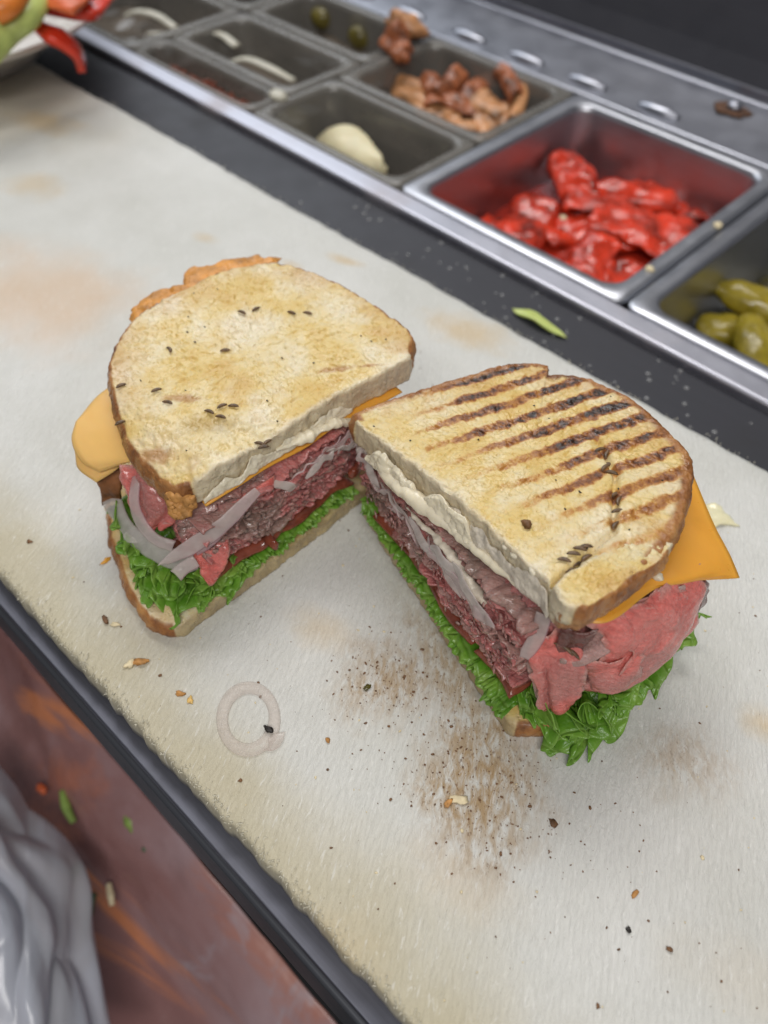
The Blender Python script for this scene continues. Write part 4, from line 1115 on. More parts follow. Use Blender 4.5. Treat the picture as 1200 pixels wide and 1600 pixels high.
sheet("beef_slice", [[(-3.63, 18.88, 5.5), (-3.33, 19.58, 5.2)], [(-3.26, 19.3, 4.7), (-3.16, 19.86, 4.6)], [(-3.11, 19.3, 3.4), (-3.06, 20.01, 3.5)]], M['beef_dark'], right, 30, 14, 0.2, 0.08, 1.5, 23, 0.1)["label"] = "dark browned edge of roast beef"
sheet("beef_slice", [[(-5.58, 14.51, 5.6), (-5.08, 14.68, 5.6), (-4.64, 15.03, 5.7)], [(-5.54, 14.34, 4.9), (-5.13, 14.59, 4.7), (-4.77, 14.86, 4.8)], [(-5.31, 14.4, 3.9), (-4.95, 14.59, 3.7), (-4.77, 14.85, 3.8)]], M['beef_dark'], right, 24, 24, 0.15, 0.1, 1.5, 27, 0.05)  # dark sheet standing in for the shade in the cavity between slices
# cheddar
sheet("cheese_slice", [[(-13.2, 19.6, 5.05), (-11.0, 21.8, 5.5), (-8.0, 22.4, 5.75), (-6.66, 23.63, 5.6)],
                       [(-12.5, 17.5, 5.15), (-10.0, 18.5, 5.6), (-7.0, 19.2, 5.95), (-4.42, 21.49, 5.75)],
                       [(-10.0, 16.2, 5.5), (-8.0, 16.8, 5.85), (-4.4, 17.92, 6.15), (-3.22, 20.72, 5.55)],
                       [(-7.2, 14.6, 6.0), (-4.62, 14.74, 6.45), (-4.06, 17.62, 6.05), (-2.55, 20.33, 5.3)]], M['cheese'], right, 60, 60, 0.20, 0.015, 0.7, 3)
# mayonnaise squeezed out along the cut, smear over the bread's cut face
def edge_fn(poly, zf):
    """point beside the actual cut edge of a slice: s cm along it, off cm out of the face, dz above its top"""
    Q = resample(np.asarray(poly, float), 200)
    L = np.r_[0, np.cumsum(np.linalg.norm(np.diff(Q, axis=0), axis=1))]
    T = np.gradient(Q, axis=0); T /= np.linalg.norm(T, axis=1, keepdims=True)
    def fn(s, off, dz):
        q = np.array([np.interp(s, L, Q[:, k]) for k in (0, 1)]); t = np.array([np.interp(s, L, T[:, k]) for k in (0, 1)])
        q = q + np.array([t[1], -t[0]]) * off
        return (q[0], q[1], float(zf(q[0], q[1])) + dz)
    return fn
edgeR = edge_fn(rt2[33:23:-1], zR)
tube("mayonnaise", [edgeR(0.9, 0.02, -1.12), edgeR(1.5, 0.16, -1.15), edgeR(2.4, 0.24, -1.2), edgeR(3.4, 0.26, -1.1), edgeR(4.4, 0.24, -1.15), edgeR(5.4, 0.20, -1.2), edgeR(6.4, 0.16, -1.25), edgeR(7.4, 0.12, -1.25), edgeR(8.6, 0.08, -1.2), edgeR(9.8, 0.04, -1.15)],
     [0.12, 0.22, 0.29, 0.32, 0.29, 0.24, 0.19, 0.15, 0.12, 0.07], M['mayo'], right, 20, 0.9, 200, 0.09, 1.3, 41)
def smear(name, edge, s0, s1, top, bot, off, mat, parent, seed, th=0.10, nu=34, nv=170):
    """mayonnaise wiped over a cut face: ragged upper and lower edges, uneven thickness"""
    q = np.linspace(s0, s1, nv)
    n1 = fbm(np.stack([q * 1.3, q * 0, q * 0], 1), 1, 4, seed); n2 = fbm(np.stack([q * 1.6, q * 0 + 5, q * 0], 1), 1, 4, seed + 1)
    fade = sstep(0, 0.12, (q - s0) / (s1 - s0)) * sstep(1, 0.9, (q - s0) / (s1 - s0))
    G = np.zeros((nu, nv, 3))
    for j in range(nv):
        zt = top + 0.28 * n1[j]; zb = bot + 0.10 * n2[j]
        zt = zb + max(0.12, zt - zb) * (0.25 + 0.75 * fade[j])
        for i, w in enumerate(np.linspace(0, 1, nu)):
            G[i, j] = edge(q[j], off * (0.45 + 0.55 * w), zt + (zb - zt) * w)
    lump = fbm(G.reshape(-1, 3), 2.4, 4, seed + 3).reshape(nu, nv)
    G = G + grid_normals(G) * (0.06 * lump)[..., None]
    rim = np.abs(np.linspace(-1, 1, nu))[:, None] * np.ones(nv)
    return thick_grid(name, G, th * (1 - 0.8 * sstep(0.7, 1, rim)) * (0.8 + 0.3 * lump), mat, parent)
smear("mayonnaise", edgeR, 0.7, 6.6, -0.58, -1.30, 0.26, M['mayo'], right, 47, 0.28)
smear("mayonnaise", edgeR, 4.2, 10.4, -0.38, -1.2, 0.11, M['mayo_smear'], right, 43)
for i, (p_, r_) in enumerate((((-6.58, 14.31, 7.55), 0.16), ((-6.86, 14.15, 7.5), 0.12), ((-7.71, 14.42, 7.25), 0.13), ((-4.33, 17.6, 6.35), 0.16), ((-4.92, 14.1, 6.9), 0.09), ((-5.88, 13.96, 6.6), 0.12), ((-8.14, 14.5, 7.2), 0.1))):
    v, f = blob_geo(p_, (r_ * 1.3, r_, r_ * 0.8), 12, 8, 0.3, 2.0, i + 70)
    mesh_obj("mayonnaise_drop", v, f, M['mayo'], right)
rng = np.random.default_rng(12)
# onion slivers hanging out between bread and beef
def slivers(parent, a, d, nrm, ztopfn, spec, seed):
    r = np.random.default_rng(seed)
    for (s, z, L, w, ang, m_) in spec:
        k = 6
        t = np.linspace(-0.5, 0.5, k)
        ax = np.array([d[0] * math.cos(ang), d[1] * math.cos(ang), math.sin(ang)])
        c0 = np.array([*(a + d * s + nrm * 0.10), z])
        n3 = np.array([nrm[0], nrm[1], 0.0])
        sd = np.cross(n3, ax)
        ctr = c0 + ax * (t * L)[:, None] + n3 * (0.22 * (0.25 - t ** 2) * L + 0.05 * r.normal(0, 1, k))[:, None] + sd * (0.10 * r.normal(0, 1, k))[:, None]
        tw = r.uniform(-0.8, 0.8)
        wv = sd * math.cos(tw) + n3 * math.sin(tw)
        ww = w * (1 - 0.75 * (2 * t) ** 4)[:, None] * 0.5
        ribbon("onion_sliver", ctr - wv * ww, ctr + wv * ww, M[m_], parent, 30, 7, 0.05, 0.02, int(r.integers(1, 999)), 0.18)
spec = [(1.2, 4.75, 1.2, 0.30, -0.5, 'onion'), (1.9, 4.55, 1.5, 0.35, -0.9, 'onion_grey'), (2.5, 4.25, 1.3, 0.40, 0.5, 'onion'), (3.2, 4.45, 1.6, 0.35, -0.25, 'onion_grey'), (3.6, 4.05, 1.2, 0.3, 0.3, 'onion'), (4.2, 4.55, 1.8, 0.32, -0.1, 'onion_grey'),
        (4.8, 4.3, 1.3, 0.36, -0.6, 'onion'), (5.5, 4.65, 1.9, 0.34, 0.1, 'onion_grey'), (6.2, 4.45, 1.4, 0.30, -0.3, 'onion'), (6.9, 4.9, 2.0, 0.4, 0.05, 'onion_grey'), (7.6, 4.7, 1.5, 0.34, -0.4, 'onion'), (8.3, 5.0, 2.2, 0.5, -0.1, 'onion_grey'), (9.0, 4.75, 1.6, 0.5, 0.3, 'onion'), (1.0, 5.0, 1.0, 0.25, 0.6, 'onion_grey'), (7.2, 4.35, 1.6, 0.3, -0.2, 'onion_grey')]
slivers(right, RA, RD, RN, zR, spec, 77)
tube("mayonnaise", [edgeR(3.4, 0.40, -1.75), edgeR(4.6, 0.45, -1.95), edgeR(5.8, 0.44, -2.15), edgeR(6.8, 0.46, -2.4), edgeR(7.6, 0.44, -2.75), edgeR(8.0, 0.4, -2.9)], [0.06, 0.11, 0.14, 0.15, 0.14, 0.05], M['mayo_smear'], right, 12, 0.7, 90, 0.09, 2.4, 49)
ribbon("onion_sliver", [(-6.27, 13.85, 6.3), (-6.23, 13.8, 5.3), (-6.27, 13.55, 4.5), (-6.23, 13.49, 4.1)], [(-5.78, 14.01, 6.2), (-5.76, 13.93, 5.2), (-5.84, 13.79, 4.4), (-5.96, 13.61, 4)], M['onion'], right, 36, 10, 0.08, 0.03, 7, 0.1)
# caraway on top and on the meat
for (px, a) in (((-8.47, 20.12, 7.16), 1.2), ((-8.18, 20.15, 7.2), 1.9), ((-7.92, 19.83, 7.25), 0.8), ((-7.78, 19.38, 7.28), 1.5), ((-7.51, 19.31, 7.32), 0.4), ((-6.9, 18.66, 7.43), 1.3), ((-6.57, 18.33, 7.49), 1.9), ((-6.36, 17.92, 7.53), 0.9), ((-6.07, 17.4, 7.59), 1.6),
                ((-6.29, 15.35, 7.64), 0.6), ((-6.27, 15.65, 7.63), 0.5), ((-6.19, 15.87, 7.63), 0.8), ((-6.03, 15.3, 7.68), 1.1), ((-5.94, 15.59, 7.68), 1.4), ((-6.35, 14.94, 7.65), 0.5), ((-6.02, 14.95, 7.69), 1.0)):
    seed_at((px[0], px[1], px[2] + float(crack(px[0], px[1])[0]) + 0.06), a, topR, 0.21, 0.05)
blob("pepper_fragment", tuple(np.array((-8.16, 15.54, 7.38)) + (0, 0, 0.05)), (0.20, 0.15, 0.12), M['crumb_brown'], topR, nu=9, nv=7, amp=0.4)
seed_at((-5.23, 14.32, 4.7), 0.2, right, 0.35, -0.2, 'seed'); seed_at((-4.97, 14.43, 4.6), 0.1, right, 0.3, -0.1, 'seed')

# ------------------------------------------------------------------ left half: pale buttered top
LA, LB = np.array([-17.0, 7.2]), np.array([-16.85, 18.6])
LD = (LB - LA) / np.linalg.norm(LB - LA); LN = np.array([LD[1], -LD[0]])
def zL(x, y):
    return 6.35 - 0.20 * np.maximum(0, 10.8 - y) ** 1.4 + 0.0 * x
left = thing("sandwich_half", (-21.5, 13.5, 0), "roast beef sandwich half with pale seeded buttered toast, onion strips hanging from its side", "sandwich", "two halves of the roast beef sandwich")
lt_out = [(-17.84, 20.84, 6.35), (-17.06, 19.81, 6.35), (-17.22, 18.55, 6.35), (-17.55, 16.02, 6.35), (-17.62, 13.52, 6.35), (-17.7, 11.49, 6.35), (-17.93, 9.95, 6.19), (-18.45, 9.15, 5.95), (-19.28, 9.13, 5.94), (-20.33, 9.16, 5.95), (-21.42, 9.34, 6.01), (-22.62, 9.81, 6.15), (-23.81, 10.38, 6.29), (-25.05, 11.12, 6.35), (-25.85, 11.97, 6.35),
          (-26.5, 12.93, 6.35), (-26.96, 13.78, 6.35), (-27.12, 15.12, 6.35), (-27.06, 16.48, 6.35), (-27, 17.75, 6.35), (-26.52, 19.15, 6.35), (-25.77, 20.35, 6.35), (-24.46, 21.06, 6.35), (-22.72, 21.34, 6.35), (-21.01, 21.39, 6.35), (-19.22, 21.28, 6.35), (-18.33, 21.1, 6.35)]
lt2 = [p[:2] for p in lt_out]
def dents(x, y):
    p = np.column_stack([np.atleast_1d(x), np.atleast_1d(y), np.zeros(np.size(x))])
    return 0.10 * fbm(p, 0.35, 2, 91) - 0.14 * np.exp(-(seg_dist(p[:, :2], (-22.55, 16.5, 6.35)[:2], (-22.03, 18.83, 6.35)[:2]) / 0.7) ** 2) - 0.12 * np.exp(-(seg_dist(p[:, :2], (-19.72, 11.96, 6.35)[:2], (-17.66, 12.64, 6.35)[:2]) / 0.4) ** 2)
topL = slab("top_bread", lt2, zL, lambda x, y: zL(x, y) - 1.1, M['bread'], left, 760, 110, 16, [(lt2[k], lt2[k + 1]) for k in range(1, 6)], 0.24, 0.028, 5.0, None, 0.34, 61, 0.10, 1, dents, 0.055)
topL["label"] = "pale buttered bread slice with caraway seeds"
lb2 = [(-17.0, 7.4), (-17.35, 6.95), (-18.1, 6.68), (-19.8, 6.95), (-22.4, 7.9), (-24.6, 9.2), (-26.3, 11.5), (-26.8, 14.5), (-25.8, 17.5), (-22.5, 19.2), (-18.5, 19.0), (-16.95, 17.8), (-16.9, 12)]
slab("bottom_bread", lb2, lambda x, y: 0.80 + 0 * x, lambda x, y: 0.01 + 0 * x, M['base_bread'], left, 420, 24, 10, [(lb2[0], lb2[11])], 0.22, 0.03, 2.5, None, 0.35, 67, 0.10, 1)
lbeef = [(-17.95, 9.5), (-17.75, 11.0), (-17.6, 14.0), (-17.55, 16.6), (-17.7, 18.2), (-20.0, 19.0), (-24.0, 17.5), (-25.0, 14.5), (-24.2, 12.2), (-22.3, 10.5), (-20.2, 9.8), (-18.4, 9.2)]
slab("roast_beef", lbeef, lambda x, y: np.maximum(zL(x, y) - 1.5, 3.4), lambda x, y: 1.5 + 0 * x, M['beef_cut'], left, 760, 12, 84, None, 0.3, 0.1, 1.2, beef_side(0.22, 81), 0.1, 81, 0, 1)
shreds("beef_shreds", left, (-17.45, 9.5), (-17.15, 17.2), lambda s: (1.95, 4.2 + 0.4 * s), 200, 83, M['beef_cut'], LN)
beef_layers(left, np.array([-17.42, 9.3]), LD, LN, 0.0, 8.3, 1.8, lambda q: 4.35 + 0.06 * q, 16, 401, ['beef_layer', 'beef_grey', 'beef_cut', 'beef_layer', 'beef_layer', 'beef_cut'], 0.08)
for (s0, s1, zz, sd) in ((1.9, 5.6, 1.5, 3), (5.2, 9.4, 1.5, 4)):
    rows = [[cutpt(LA, LD, LN, s0 + (s1 - s0) * k / 4, -3.0 + o * 2.76 + (0.12 * math.sin(2 * k + s0) if o == 1 else 0), zz) for k in range(5)] for o in (0, 0.5, 1)]
    sheet("tomato_slice", rows, M['tomato'], left, 16, 60, 0.46, 0.09, 1.6, sd)
inner = [cutpt(LA, LD, LN, q, -2.4, 1.25) for q in (2.0, 4.0, 6.5, 9.3)]
rim = [cutpt(LA, LD, LN, q, o, z) for q, o, z in ((1.0, 0.12, 0.95), (3.0, 0.16, 1.0), (5, 0.12, 1.05), (7.2, 0.10, 1.05), (9.4, 0.03, 1.15))]
leaf("lettuce_leaf", inner, rim, 4, 0.09, left, 55, 16, 300)
leaf("lettuce_leaf", [(p[0], p[1], p[2] + 0.12) for p in inner], [(p[0] - 0.08, p[1], p[2] + 0.18) for p in rim], 5, 0.08, left, 56, 16, 300)
inner = [(-23.5, 11.5, 1.3), (-21.8, 10.6, 1.3), (-20.2, 10.2, 1.3), (-19.2, 10.6, 1.3), (-18.8, 11.6, 1.3)]
rim = [(-23.04, 8.35, 1.7), (-21.7, 8.03, 1.4), (-20.3, 7.59, 1.15), (-18.99, 7.17, 0.95), (-17.5, 7.19, 0.85), (-16.9, 7.87, 0.9), (-16.9, 9.26, 0.95), (-17.02, 10.97, 1.05)]
leaf("lettuce_leaf", inner, rim, 6, 0.32, left, 58, 34, 560)
rim = [(-22.09, 8.13, 1.9), (-20.48, 7.68, 1.6), (-19.18, 7.64, 1.35), (-17.94, 7.82, 1.15), (-17.46, 8.67, 1.2), (-17.24, 9.73, 1.2), (-17.1, 10.74, 1.2)]
leaf("lettuce_leaf", [(p[0], p[1], p[2] + 0.2) for p in inner], rim, 5, 0.40, left, 65, 34, 480)
rim = [(-20.5, 7.91, 1.9), (-19.04, 7.86, 1.7), (-17.77, 8.06, 1.5), (-17.48, 8.89, 1.5), (-17.44, 9.78, 1.5)]
leaf("lettuce_leaf", [(p[0], p[1], p[2] + 0.1) for p in inner[1:5]], rim, 3, 0.5, left, 75, 34, 380)
# cheese: folded tongues on the far side, strip along the cut
sheet("cheese_slice", [[(-25.33, 11.28, 5.1), (-25.23, 10.35, 5), (-24.88, 9.11, 4.75)], [(-23.48, 10.51, 5.1), (-23.61, 9.67, 4.9), (-24.32, 8.53, 4.5)], [(-21.8, 9.89, 5), (-22.26, 9.27, 4.7), (-23.38, 8.27, 4.25)], [(-20.88, 9.78, 4.9), (-21.69, 9.44, 4.65), (-22.61, 8.49, 4.1)]], M['cheese_pale'], left, 44, 44, 0.22, 0.02, 0.7, 5)["label"] = "pale folded cheese slice sticking out sideways"
sheet("cheese_slice", [[(-24.58, 9.77, 4.5), (-24.42, 8.85, 4.2), (-24.3, 8.51, 4)], [(-23.06, 9.45, 4.4), (-23.15, 8.71, 4.1), (-23.63, 8.14, 3.8)], [(-22.2, 9.59, 4.4), (-22.36, 9.01, 4), (-22.72, 8.28, 3.6)]], M['cheese_pale'], left, 36, 36, 0.20, 0.02, 0.7, 6)["label"] = "lower pale folded cheese slice"
edgeL = edge_fn(lt2[6:0:-1], zL)
rows = []
for o in (-6.0, -3.0, -1.0, 0.16):
    rows.append([edgeL(q, o + (0.12 * (q > 4) if o > 0 else 0) + 0.04 * math.sin(q * 2), -1.24 + 0.03 * math.sin(q * 1.3)) for q in (0.0, 1.5, 3, 4.5, 6.0, 7.8, 9.3)])
sheet("cheese_slice", rows, M['cheese'], left, 30, 80, 0.22, 0.02, 0.8, 8)
# crisp orange cheese skirt fried to the far crust
IN = [(-26.56, 13.28, 6.35), (-26.88, 14.36, 6.35), (-26.9, 15.35, 6.35), (-26.91, 16.37, 6.35), (-26.85, 17.63, 6.35), (-26.41, 19.05, 6.35), (-25.69, 20.28, 6.35)]
inn = [(p[0], p[1], p[2] - 0.35) for p in IN]
outr = [(-27.59, 13.75, 5.7), (-28.15, 14.48, 5.75), (-28.26, 15.7, 5.8), (-27.9, 16.74, 5.8), (-28.49, 17.41, 5.85), (-28.08, 18.71, 5.9), (-27.27, 20.27, 5.9), (-26.21, 21.08, 5.9)]
sheet("cheese_crisp", [resample(cat_rom(inn, 60), 40), 0.5 * (resample(cat_rom(inn, 60), 40) + resample(cat_rom(outr, 60), 40)) + [0, 0, 0.1], resample(cat_rom(outr, 60), 40)], M['crisp'], left, 16, 200, 0.16, 0.09, 2.2, 5, 0.14)["label"] = "crisp orange ruffled edge"
# mayonnaise wiped over the cut edge
smear("mayonnaise", edgeL, -0.0, 6.9, -0.62, -1.14, 0.15, M['mayo'], left, 53)
tube("mayonnaise", [edgeL(3.2, 0.08, -0.75), edgeL(4.4, 0.2, -0.8), edgeL(5.4, 0.24, -0.95), edgeL(6.2, 0.26, -1.15), edgeL(6.8, 0.26, -1.45), edgeL(7.0, 0.25, -1.6)], [0.1, 0.2, 0.24, 0.22, 0.17, 0.08], M['mayo'], left, 16, 0.7, 110, 0.12, 2.2, 57)
for i, (p_, r_) in enumerate((((-18.63, 11.11, 5.6), 0.13), ((-18.75, 10.9, 5.5), 0.1), ((-18.43, 11.9, 6), 0.07), ((-19.04, 10.65, 5.3), 0.1))):
    v, f = blob_geo(p_, (r_ * 1.8, r_, r_ * 0.7), 12, 8, 0.3, 2.0, i + 90, (1.0, 0, 0))
    mesh_obj("mayonnaise_drop", v, f, M['mayo'], left)
# torn browned flap at the near end of the top slice
sheet("crust_flap", [[(-18.68, 9.08, 5.55), (-18.26, 9.35, 5.6), (-17.87, 9.71, 5.7)], [(-18.64, 9, 5.1), (-18.24, 9.23, 5.1), (-17.91, 9.56, 5.2)], [(-18.53, 9.02, 4.75), (-18.26, 9.07, 4.65), (-17.97, 9.37, 4.85)]], M['crumb'], left, 40, 40, 0.26, 0.14, 2.6, 6, 0.16)["label"] = "browned torn flap of crust"
sheet("crust_flap", [[(-23.17, 8.58, 3.6), (-22.88, 9.08, 3.8), (-22.57, 9.43, 3.7)], [(-23.13, 8.48, 2.7), (-22.81, 8.79, 2.9), (-22.45, 9.13, 3.1)], [(-23.3, 8.43, 1.7), (-22.98, 8.7, 1.9), (-22.63, 9, 2.1)]], M['crust'], left, 30, 30, 0.25, 0.07, 1.6, 16, 0.07)["label"] = "dark brown curled bread crust"
# dark rare slices and onions at the side
sheet("beef_slice", [[(-21.83, 9.09, 4.6), (-21, 9.47, 4.8), (-20.05, 9.77, 4.6), (-19.18, 9.86, 4.4)], [(-21.45, 8.67, 4), (-20.66, 9.08, 4.2), (-19.74, 9.35, 4), (-19.08, 9.69, 3.9)], [(-20.88, 8.5, 3.2), (-20.28, 8.75, 3.2), (-19.69, 9.02, 3.2), (-19.35, 9.47, 3.3)],
                     [(-20.29, 8.7, 2.7), (-19.92, 8.79, 2.7), (-19.66, 9.03, 2.8), (-19.58, 9.35, 2.9)]], bs, left, 70, 70, 0.14, 0.07, 1.3, 33, 0.12, folds=(2.2, 0.12, 0.5))
sheet("beef_slice", [[(-17.82, 10.7, 4.3), (-17.57, 11.58, 4.5), (-17.35, 12.81, 4.7)], [(-17.49, 10.42, 3.9), (-17.39, 11.37, 4.1), (-17.2, 12.57, 4.3)]], bs, left, 20, 36, 0.18, 0.08, 1.2, 37, 0.08)
sheet("beef_slice", [[(-18.12, 9.2, 2.9), (-17.6, 9.72, 3.1), (-17.46, 10.38, 3.2)], [(-17.8, 9, 2.4), (-17.34, 9.46, 2.4), (-17.07, 10.05, 2.5)], [(-17.39, 8.97, 1.8), (-17.09, 9.08, 1.7), (-17.05, 9.52, 1.8)]], bs, left, 30, 30, 0.2, 0.12, 1.5, 39, 0.12)
ribbon("onion_strip", [(-22.94, 8.33, 2.2), (-21.87, 8.12, 1.9), (-20.65, 8, 1.8), (-19.25, 8.18, 1.8), (-18.13, 8.56, 1.9), (-17.75, 9.04, 2)], [(-22.19, 8.83, 2.6), (-21.18, 8.48, 2.5), (-20.27, 8.49, 2.5), (-19.3, 8.67, 2.5), (-18.42, 8.93, 2.6), (-18.06, 9.35, 2.7)], M['onion_grey'], left, 60, 14, 0.09, 0.05, 21, 0.15)
ribbon("onion_strip", [(-21.28, 9.11, 4.4), (-20.9, 8.56, 3.7), (-20.4, 8.32, 3), (-19.61, 8.34, 2.6), (-18.78, 8.67, 2.5)], [(-20.87, 9.27, 4.6), (-20.46, 8.75, 3.9), (-20.09, 8.64, 3.3), (-19.49, 8.69, 2.9), (-18.86, 9, 2.8)], M['onion'], left, 50, 10, 0.09, 0.03, 23, 0.15)
ribbon("onion_strip", [(-18.25, 7.75, 3), (-18.05, 8.33, 3.5), (-17.72, 9.1, 4), (-17.31, 10.02, 4.5), (-17.13, 10.97, 5), (-17.03, 11.6, 5.2)], [(-18.11, 8.08, 2.9), (-17.63, 8.82, 3.2), (-17.24, 9.61, 3.6), (-17, 10.47, 4.1), (-16.86, 11.08, 4.6), (-16.85, 11.72, 4.9)], M['onion'], left, 60, 14, 0.08, 0.04, 25, 0.12)
ribbon("onion_strip", [(-18.1, 8.1, 2.5), (-18, 8.48, 2.7), (-17.74, 8.93, 3)], [(-17.65, 8.2, 2.2), (-17.61, 8.56, 2.4), (-17.42, 8.96, 2.6)], M['onion'], left, 30, 10, 0.07, 0.04, 27, 0.15)
ribbon("onion_strip", [(-18.16, 9.35, 3.5), (-17.76, 9.62, 3.8), (-17.62, 10.06, 4.1)], [(-17.61, 9.06, 3), (-17.33, 9.43, 3.3), (-17.18, 9.92, 3.6)], M['onion'], left, 30, 10, 0.07, 0.04, 28, 0.1)
ribbon("onion_strip", [(-20.56, 8.89, 3.7), (-20.37, 8.86, 3.4), (-20.06, 9.11, 3.3), (-19.79, 9.46, 3.5)], [(-20.33, 9.01, 3.9), (-20.25, 9.06, 3.6), (-20.07, 9.22, 3.5), (-19.88, 9.45, 3.7)], M['onion_grey'], left, 26, 7, 0.06, 0.02, 29, 0.2)
blob("onion_bit", (-20.69, 8.2, 2.15), (0.42, 0.34, 0.10), M['onion_grey'], left, amp=0.15)
spec = [(7.8, 4.85, 1.5, 0.3, 0.2, 'onion'), (8.2, 4.6, 1.3, 0.35, -0.5, 'onion_grey'), (8.6, 4.9, 1.2, 0.3, 0.7, 'onion'), (8.9, 4.45, 1.4, 0.35, 0.1, 'onion_grey'), (7.3, 4.55, 1.6, 0.3, 0.3, 'onion_grey'), (9.3, 4.2, 1.1, 0.3, -0.8, 'onion'), (6.6, 4.7, 1.3, 0.3, 0.4, 'onion'), (5.6, 4.55, 1.3, 0.4, -0.9, 'onion_grey'), (9.0, 4.8, 1.6, 0.25, 0.4, 'onion')]
slivers(left, LA, LD, LN, zL, spec, 78)
for p_, a_ in (((-17.0, 16.6, 2.3), 0.3), ((-17.1, 12.0, 1.7), 1.5)):
    blob("tomato_bit", p_, (0.20, 0.42, 0.30), M['tomato'], left, amp=0.3, rot=(a_, 0, 0))
# seeds scattered over the pale slice
for (q, a) in (((-24.05, 13.3, 6.35), -0.3), ((-22.44, 14.83, 6.35), 0.9), ((-22.46, 11.55, 6.35), 1.2), ((-23.82, 16.82, 6.35), 0.2), ((-23.56, 17.39, 6.35), 1.5), ((-22.49, 18.36, 6.35), 0.3), ((-22.09, 18.89, 6.35), 0.5), ((-20.09, 12.17, 6.35), 0.3), ((-19.96, 12.69, 6.35), 1.3), ((-19.61, 12.32, 6.35), 0.5), ((-19.68, 12.98, 6.35), 0.7),
               ((-17.7, 12.52, 6.35), 0.4), ((-17.44, 12.51, 6.35), 1.0), ((-17.54, 12.77, 6.35), 1.6), ((-21.58, 11.4, 6.35), 0.5), ((-23.59, 10.76, 6.35), 1.3), ((-22.21, 9.69, 6.12), 1.3)):
    seed_at((q[0], q[1], q[2] + float(dents(q[0], q[1])[0]) + 0.06), a, topL, 0.2, 0.05)
for (q, a) in (((-20.42, 9.52, 5.1), 0.2), ((-20.23, 9.58, 5.1), 0.3), ((-20.03, 9.64, 5.1), 0.4), ((-19.31, 9.99, 5.25), 0.4), ((-19.2, 10.04, 5.2), 0.6), ((-19.34, 9.31, 4.9), 0.5)):
    seed_at(q, a + 0.4, left, 0.22, 0.1)
bag = Bag(); rng = np.random.default_rng(3)
for i in range(18):
    q = np.array(lt2[int(rng.integers(0, len(lt2)))]); c = np.array(lt2).mean(0); t = math.sqrt(rng.random()) * 0.92
    q = c + (q - c) * t
    v, f = blob_geo((q[0], q[1], float(zL(0, q[1])) + float(dents(q[0], q[1])[0]) + 0.02), (rng.uniform(.03, .07), rng.uniform(.02, .04), .025), 6, 4, 0.6, 2, i)
    bag.add(v, f)
bag.build("burnt_specks", M['black_speck'], topL, "stuff")
bag = Bag()
for i in range(14):
    q = np.array(rt2[int(rng.integers(0, len(rt2)))]); c = np.array(rt2).mean(0); t = math.sqrt(rng.random()) * 0.92
    q = c + (q - c) * t
    v, f = blob_geo((q[0], q[1], float(zR(q[0], q[1])) + float(crack(q[0], q[1])[0]) + 0.02), (rng.uniform(.03, .06), rng.uniform(.02, .04), .025), 6, 4, 0.6, 2, i)
    bag.add(v, f)
bag.build("burnt_specks", M['black_speck'], topR, "stuff")

# ------------------------------------------------------------------ bits lying on the board
th = np.linspace(0, 2 * np.pi, 61)
ax = np.array([0.81, -0.58, 0]); ay = np.array([0.58, 0.81, 0])
P = np.array([-12.62, 6.92, 0.05]) + np.cos(th)[:, None] * ax * 1.22 + np.sin(th)[:, None] * ay * 0.93
rr = 0.235 + 0.03 * np.sin(th * 2 + 1)
v, f = tube_geo(P[:-1], rr[:-1], 14, 0.2, False)
f += [(59 * 14 + j, 59 * 14 + (j + 1) % 14, (j + 1) % 14, j) for j in range(14)]
tag(mesh_obj("onion_ring", v, f, M['onion_ring'], None, {'u': np.tile(np.abs(np.cos(np.linspace(0, 2 * np.pi, 14, endpoint=False))) ** 6, 60)}), "thin translucent pinkish onion ring lying flat on the white cutting board", "onion ring")
tag(sheet("onion_skin", [[(-11.51, 6.86, 0.09), (-11.47, 7.19, 0.12), (-11.28, 7.49, 0.09)], [(-11.28, 6.73, 0.12), (-11.18, 6.99, 0.14), (-11.09, 7.24, 0.1)], [(-11.31, 6.51, 0.06), (-11.08, 6.69, 0.08), (-11.01, 6.95, 0.05)]], M['onion_ring'], None, 14, 14, 0.05, 0.02, 2, 3), "pale yellow onion scrap touching the onion ring on the board", "onion scrap")
tag(blob("burnt_crumb", (-11.75, 7.13, 0.14), (0.16, 0.11, 0.08), M['black_speck'], None, amp=0.5, freq=2.5), "black burnt crumb stuck on the edge of the onion ring", "crumb")
o = sheet("mayonnaise_smear", [[(-6.37, 27.31, 0.05), (-6.06, 27.87, 0.06), (-5.61, 27.97, 0.05)], [(-6.05, 26.64, 0.1), (-5.6, 27.18, 0.16), (-5.06, 27.65, 0.08)], [(-5.61, 26.02, 0.06), (-5.1, 26.9, 0.08), (-4.46, 27.58, 0.05)]], M['butter'], None, 26, 26, 0.14, 0.06, 1.5, 5, 0.15)
tag(o, "creamy mayonnaise smear on the board behind the cheddar corner", "mayonnaise")
def crumb(name, pts, r, mat, label, seed):
    t = thing(name, pts[0], label, "crumb", "crumbs on the cutting board")
    for i, p_ in enumerate(pts):
        v, f = blob_geo((p_[0], p_[1], r[2] * 0.5), (r[0] * (0.82 - 0.2 * i), r[1] * 0.8, r[2] * 0.6), 14, 9, 0.5, 1.7, seed + i, (seed * 1.3 + i, 0.1, 0.1))
        mesh_obj("flake", v, f, M[mat if i == 0 else 'crumb_pale'], t)
    return t
crumb("toast_crumb", [(-17.24, 5.56, 0), (-17.45, 5.24, 0)], (0.36, 0.18, 0.12), 'crumb', "orange toast flake with a pale tail, largest crumb on the board", 3)
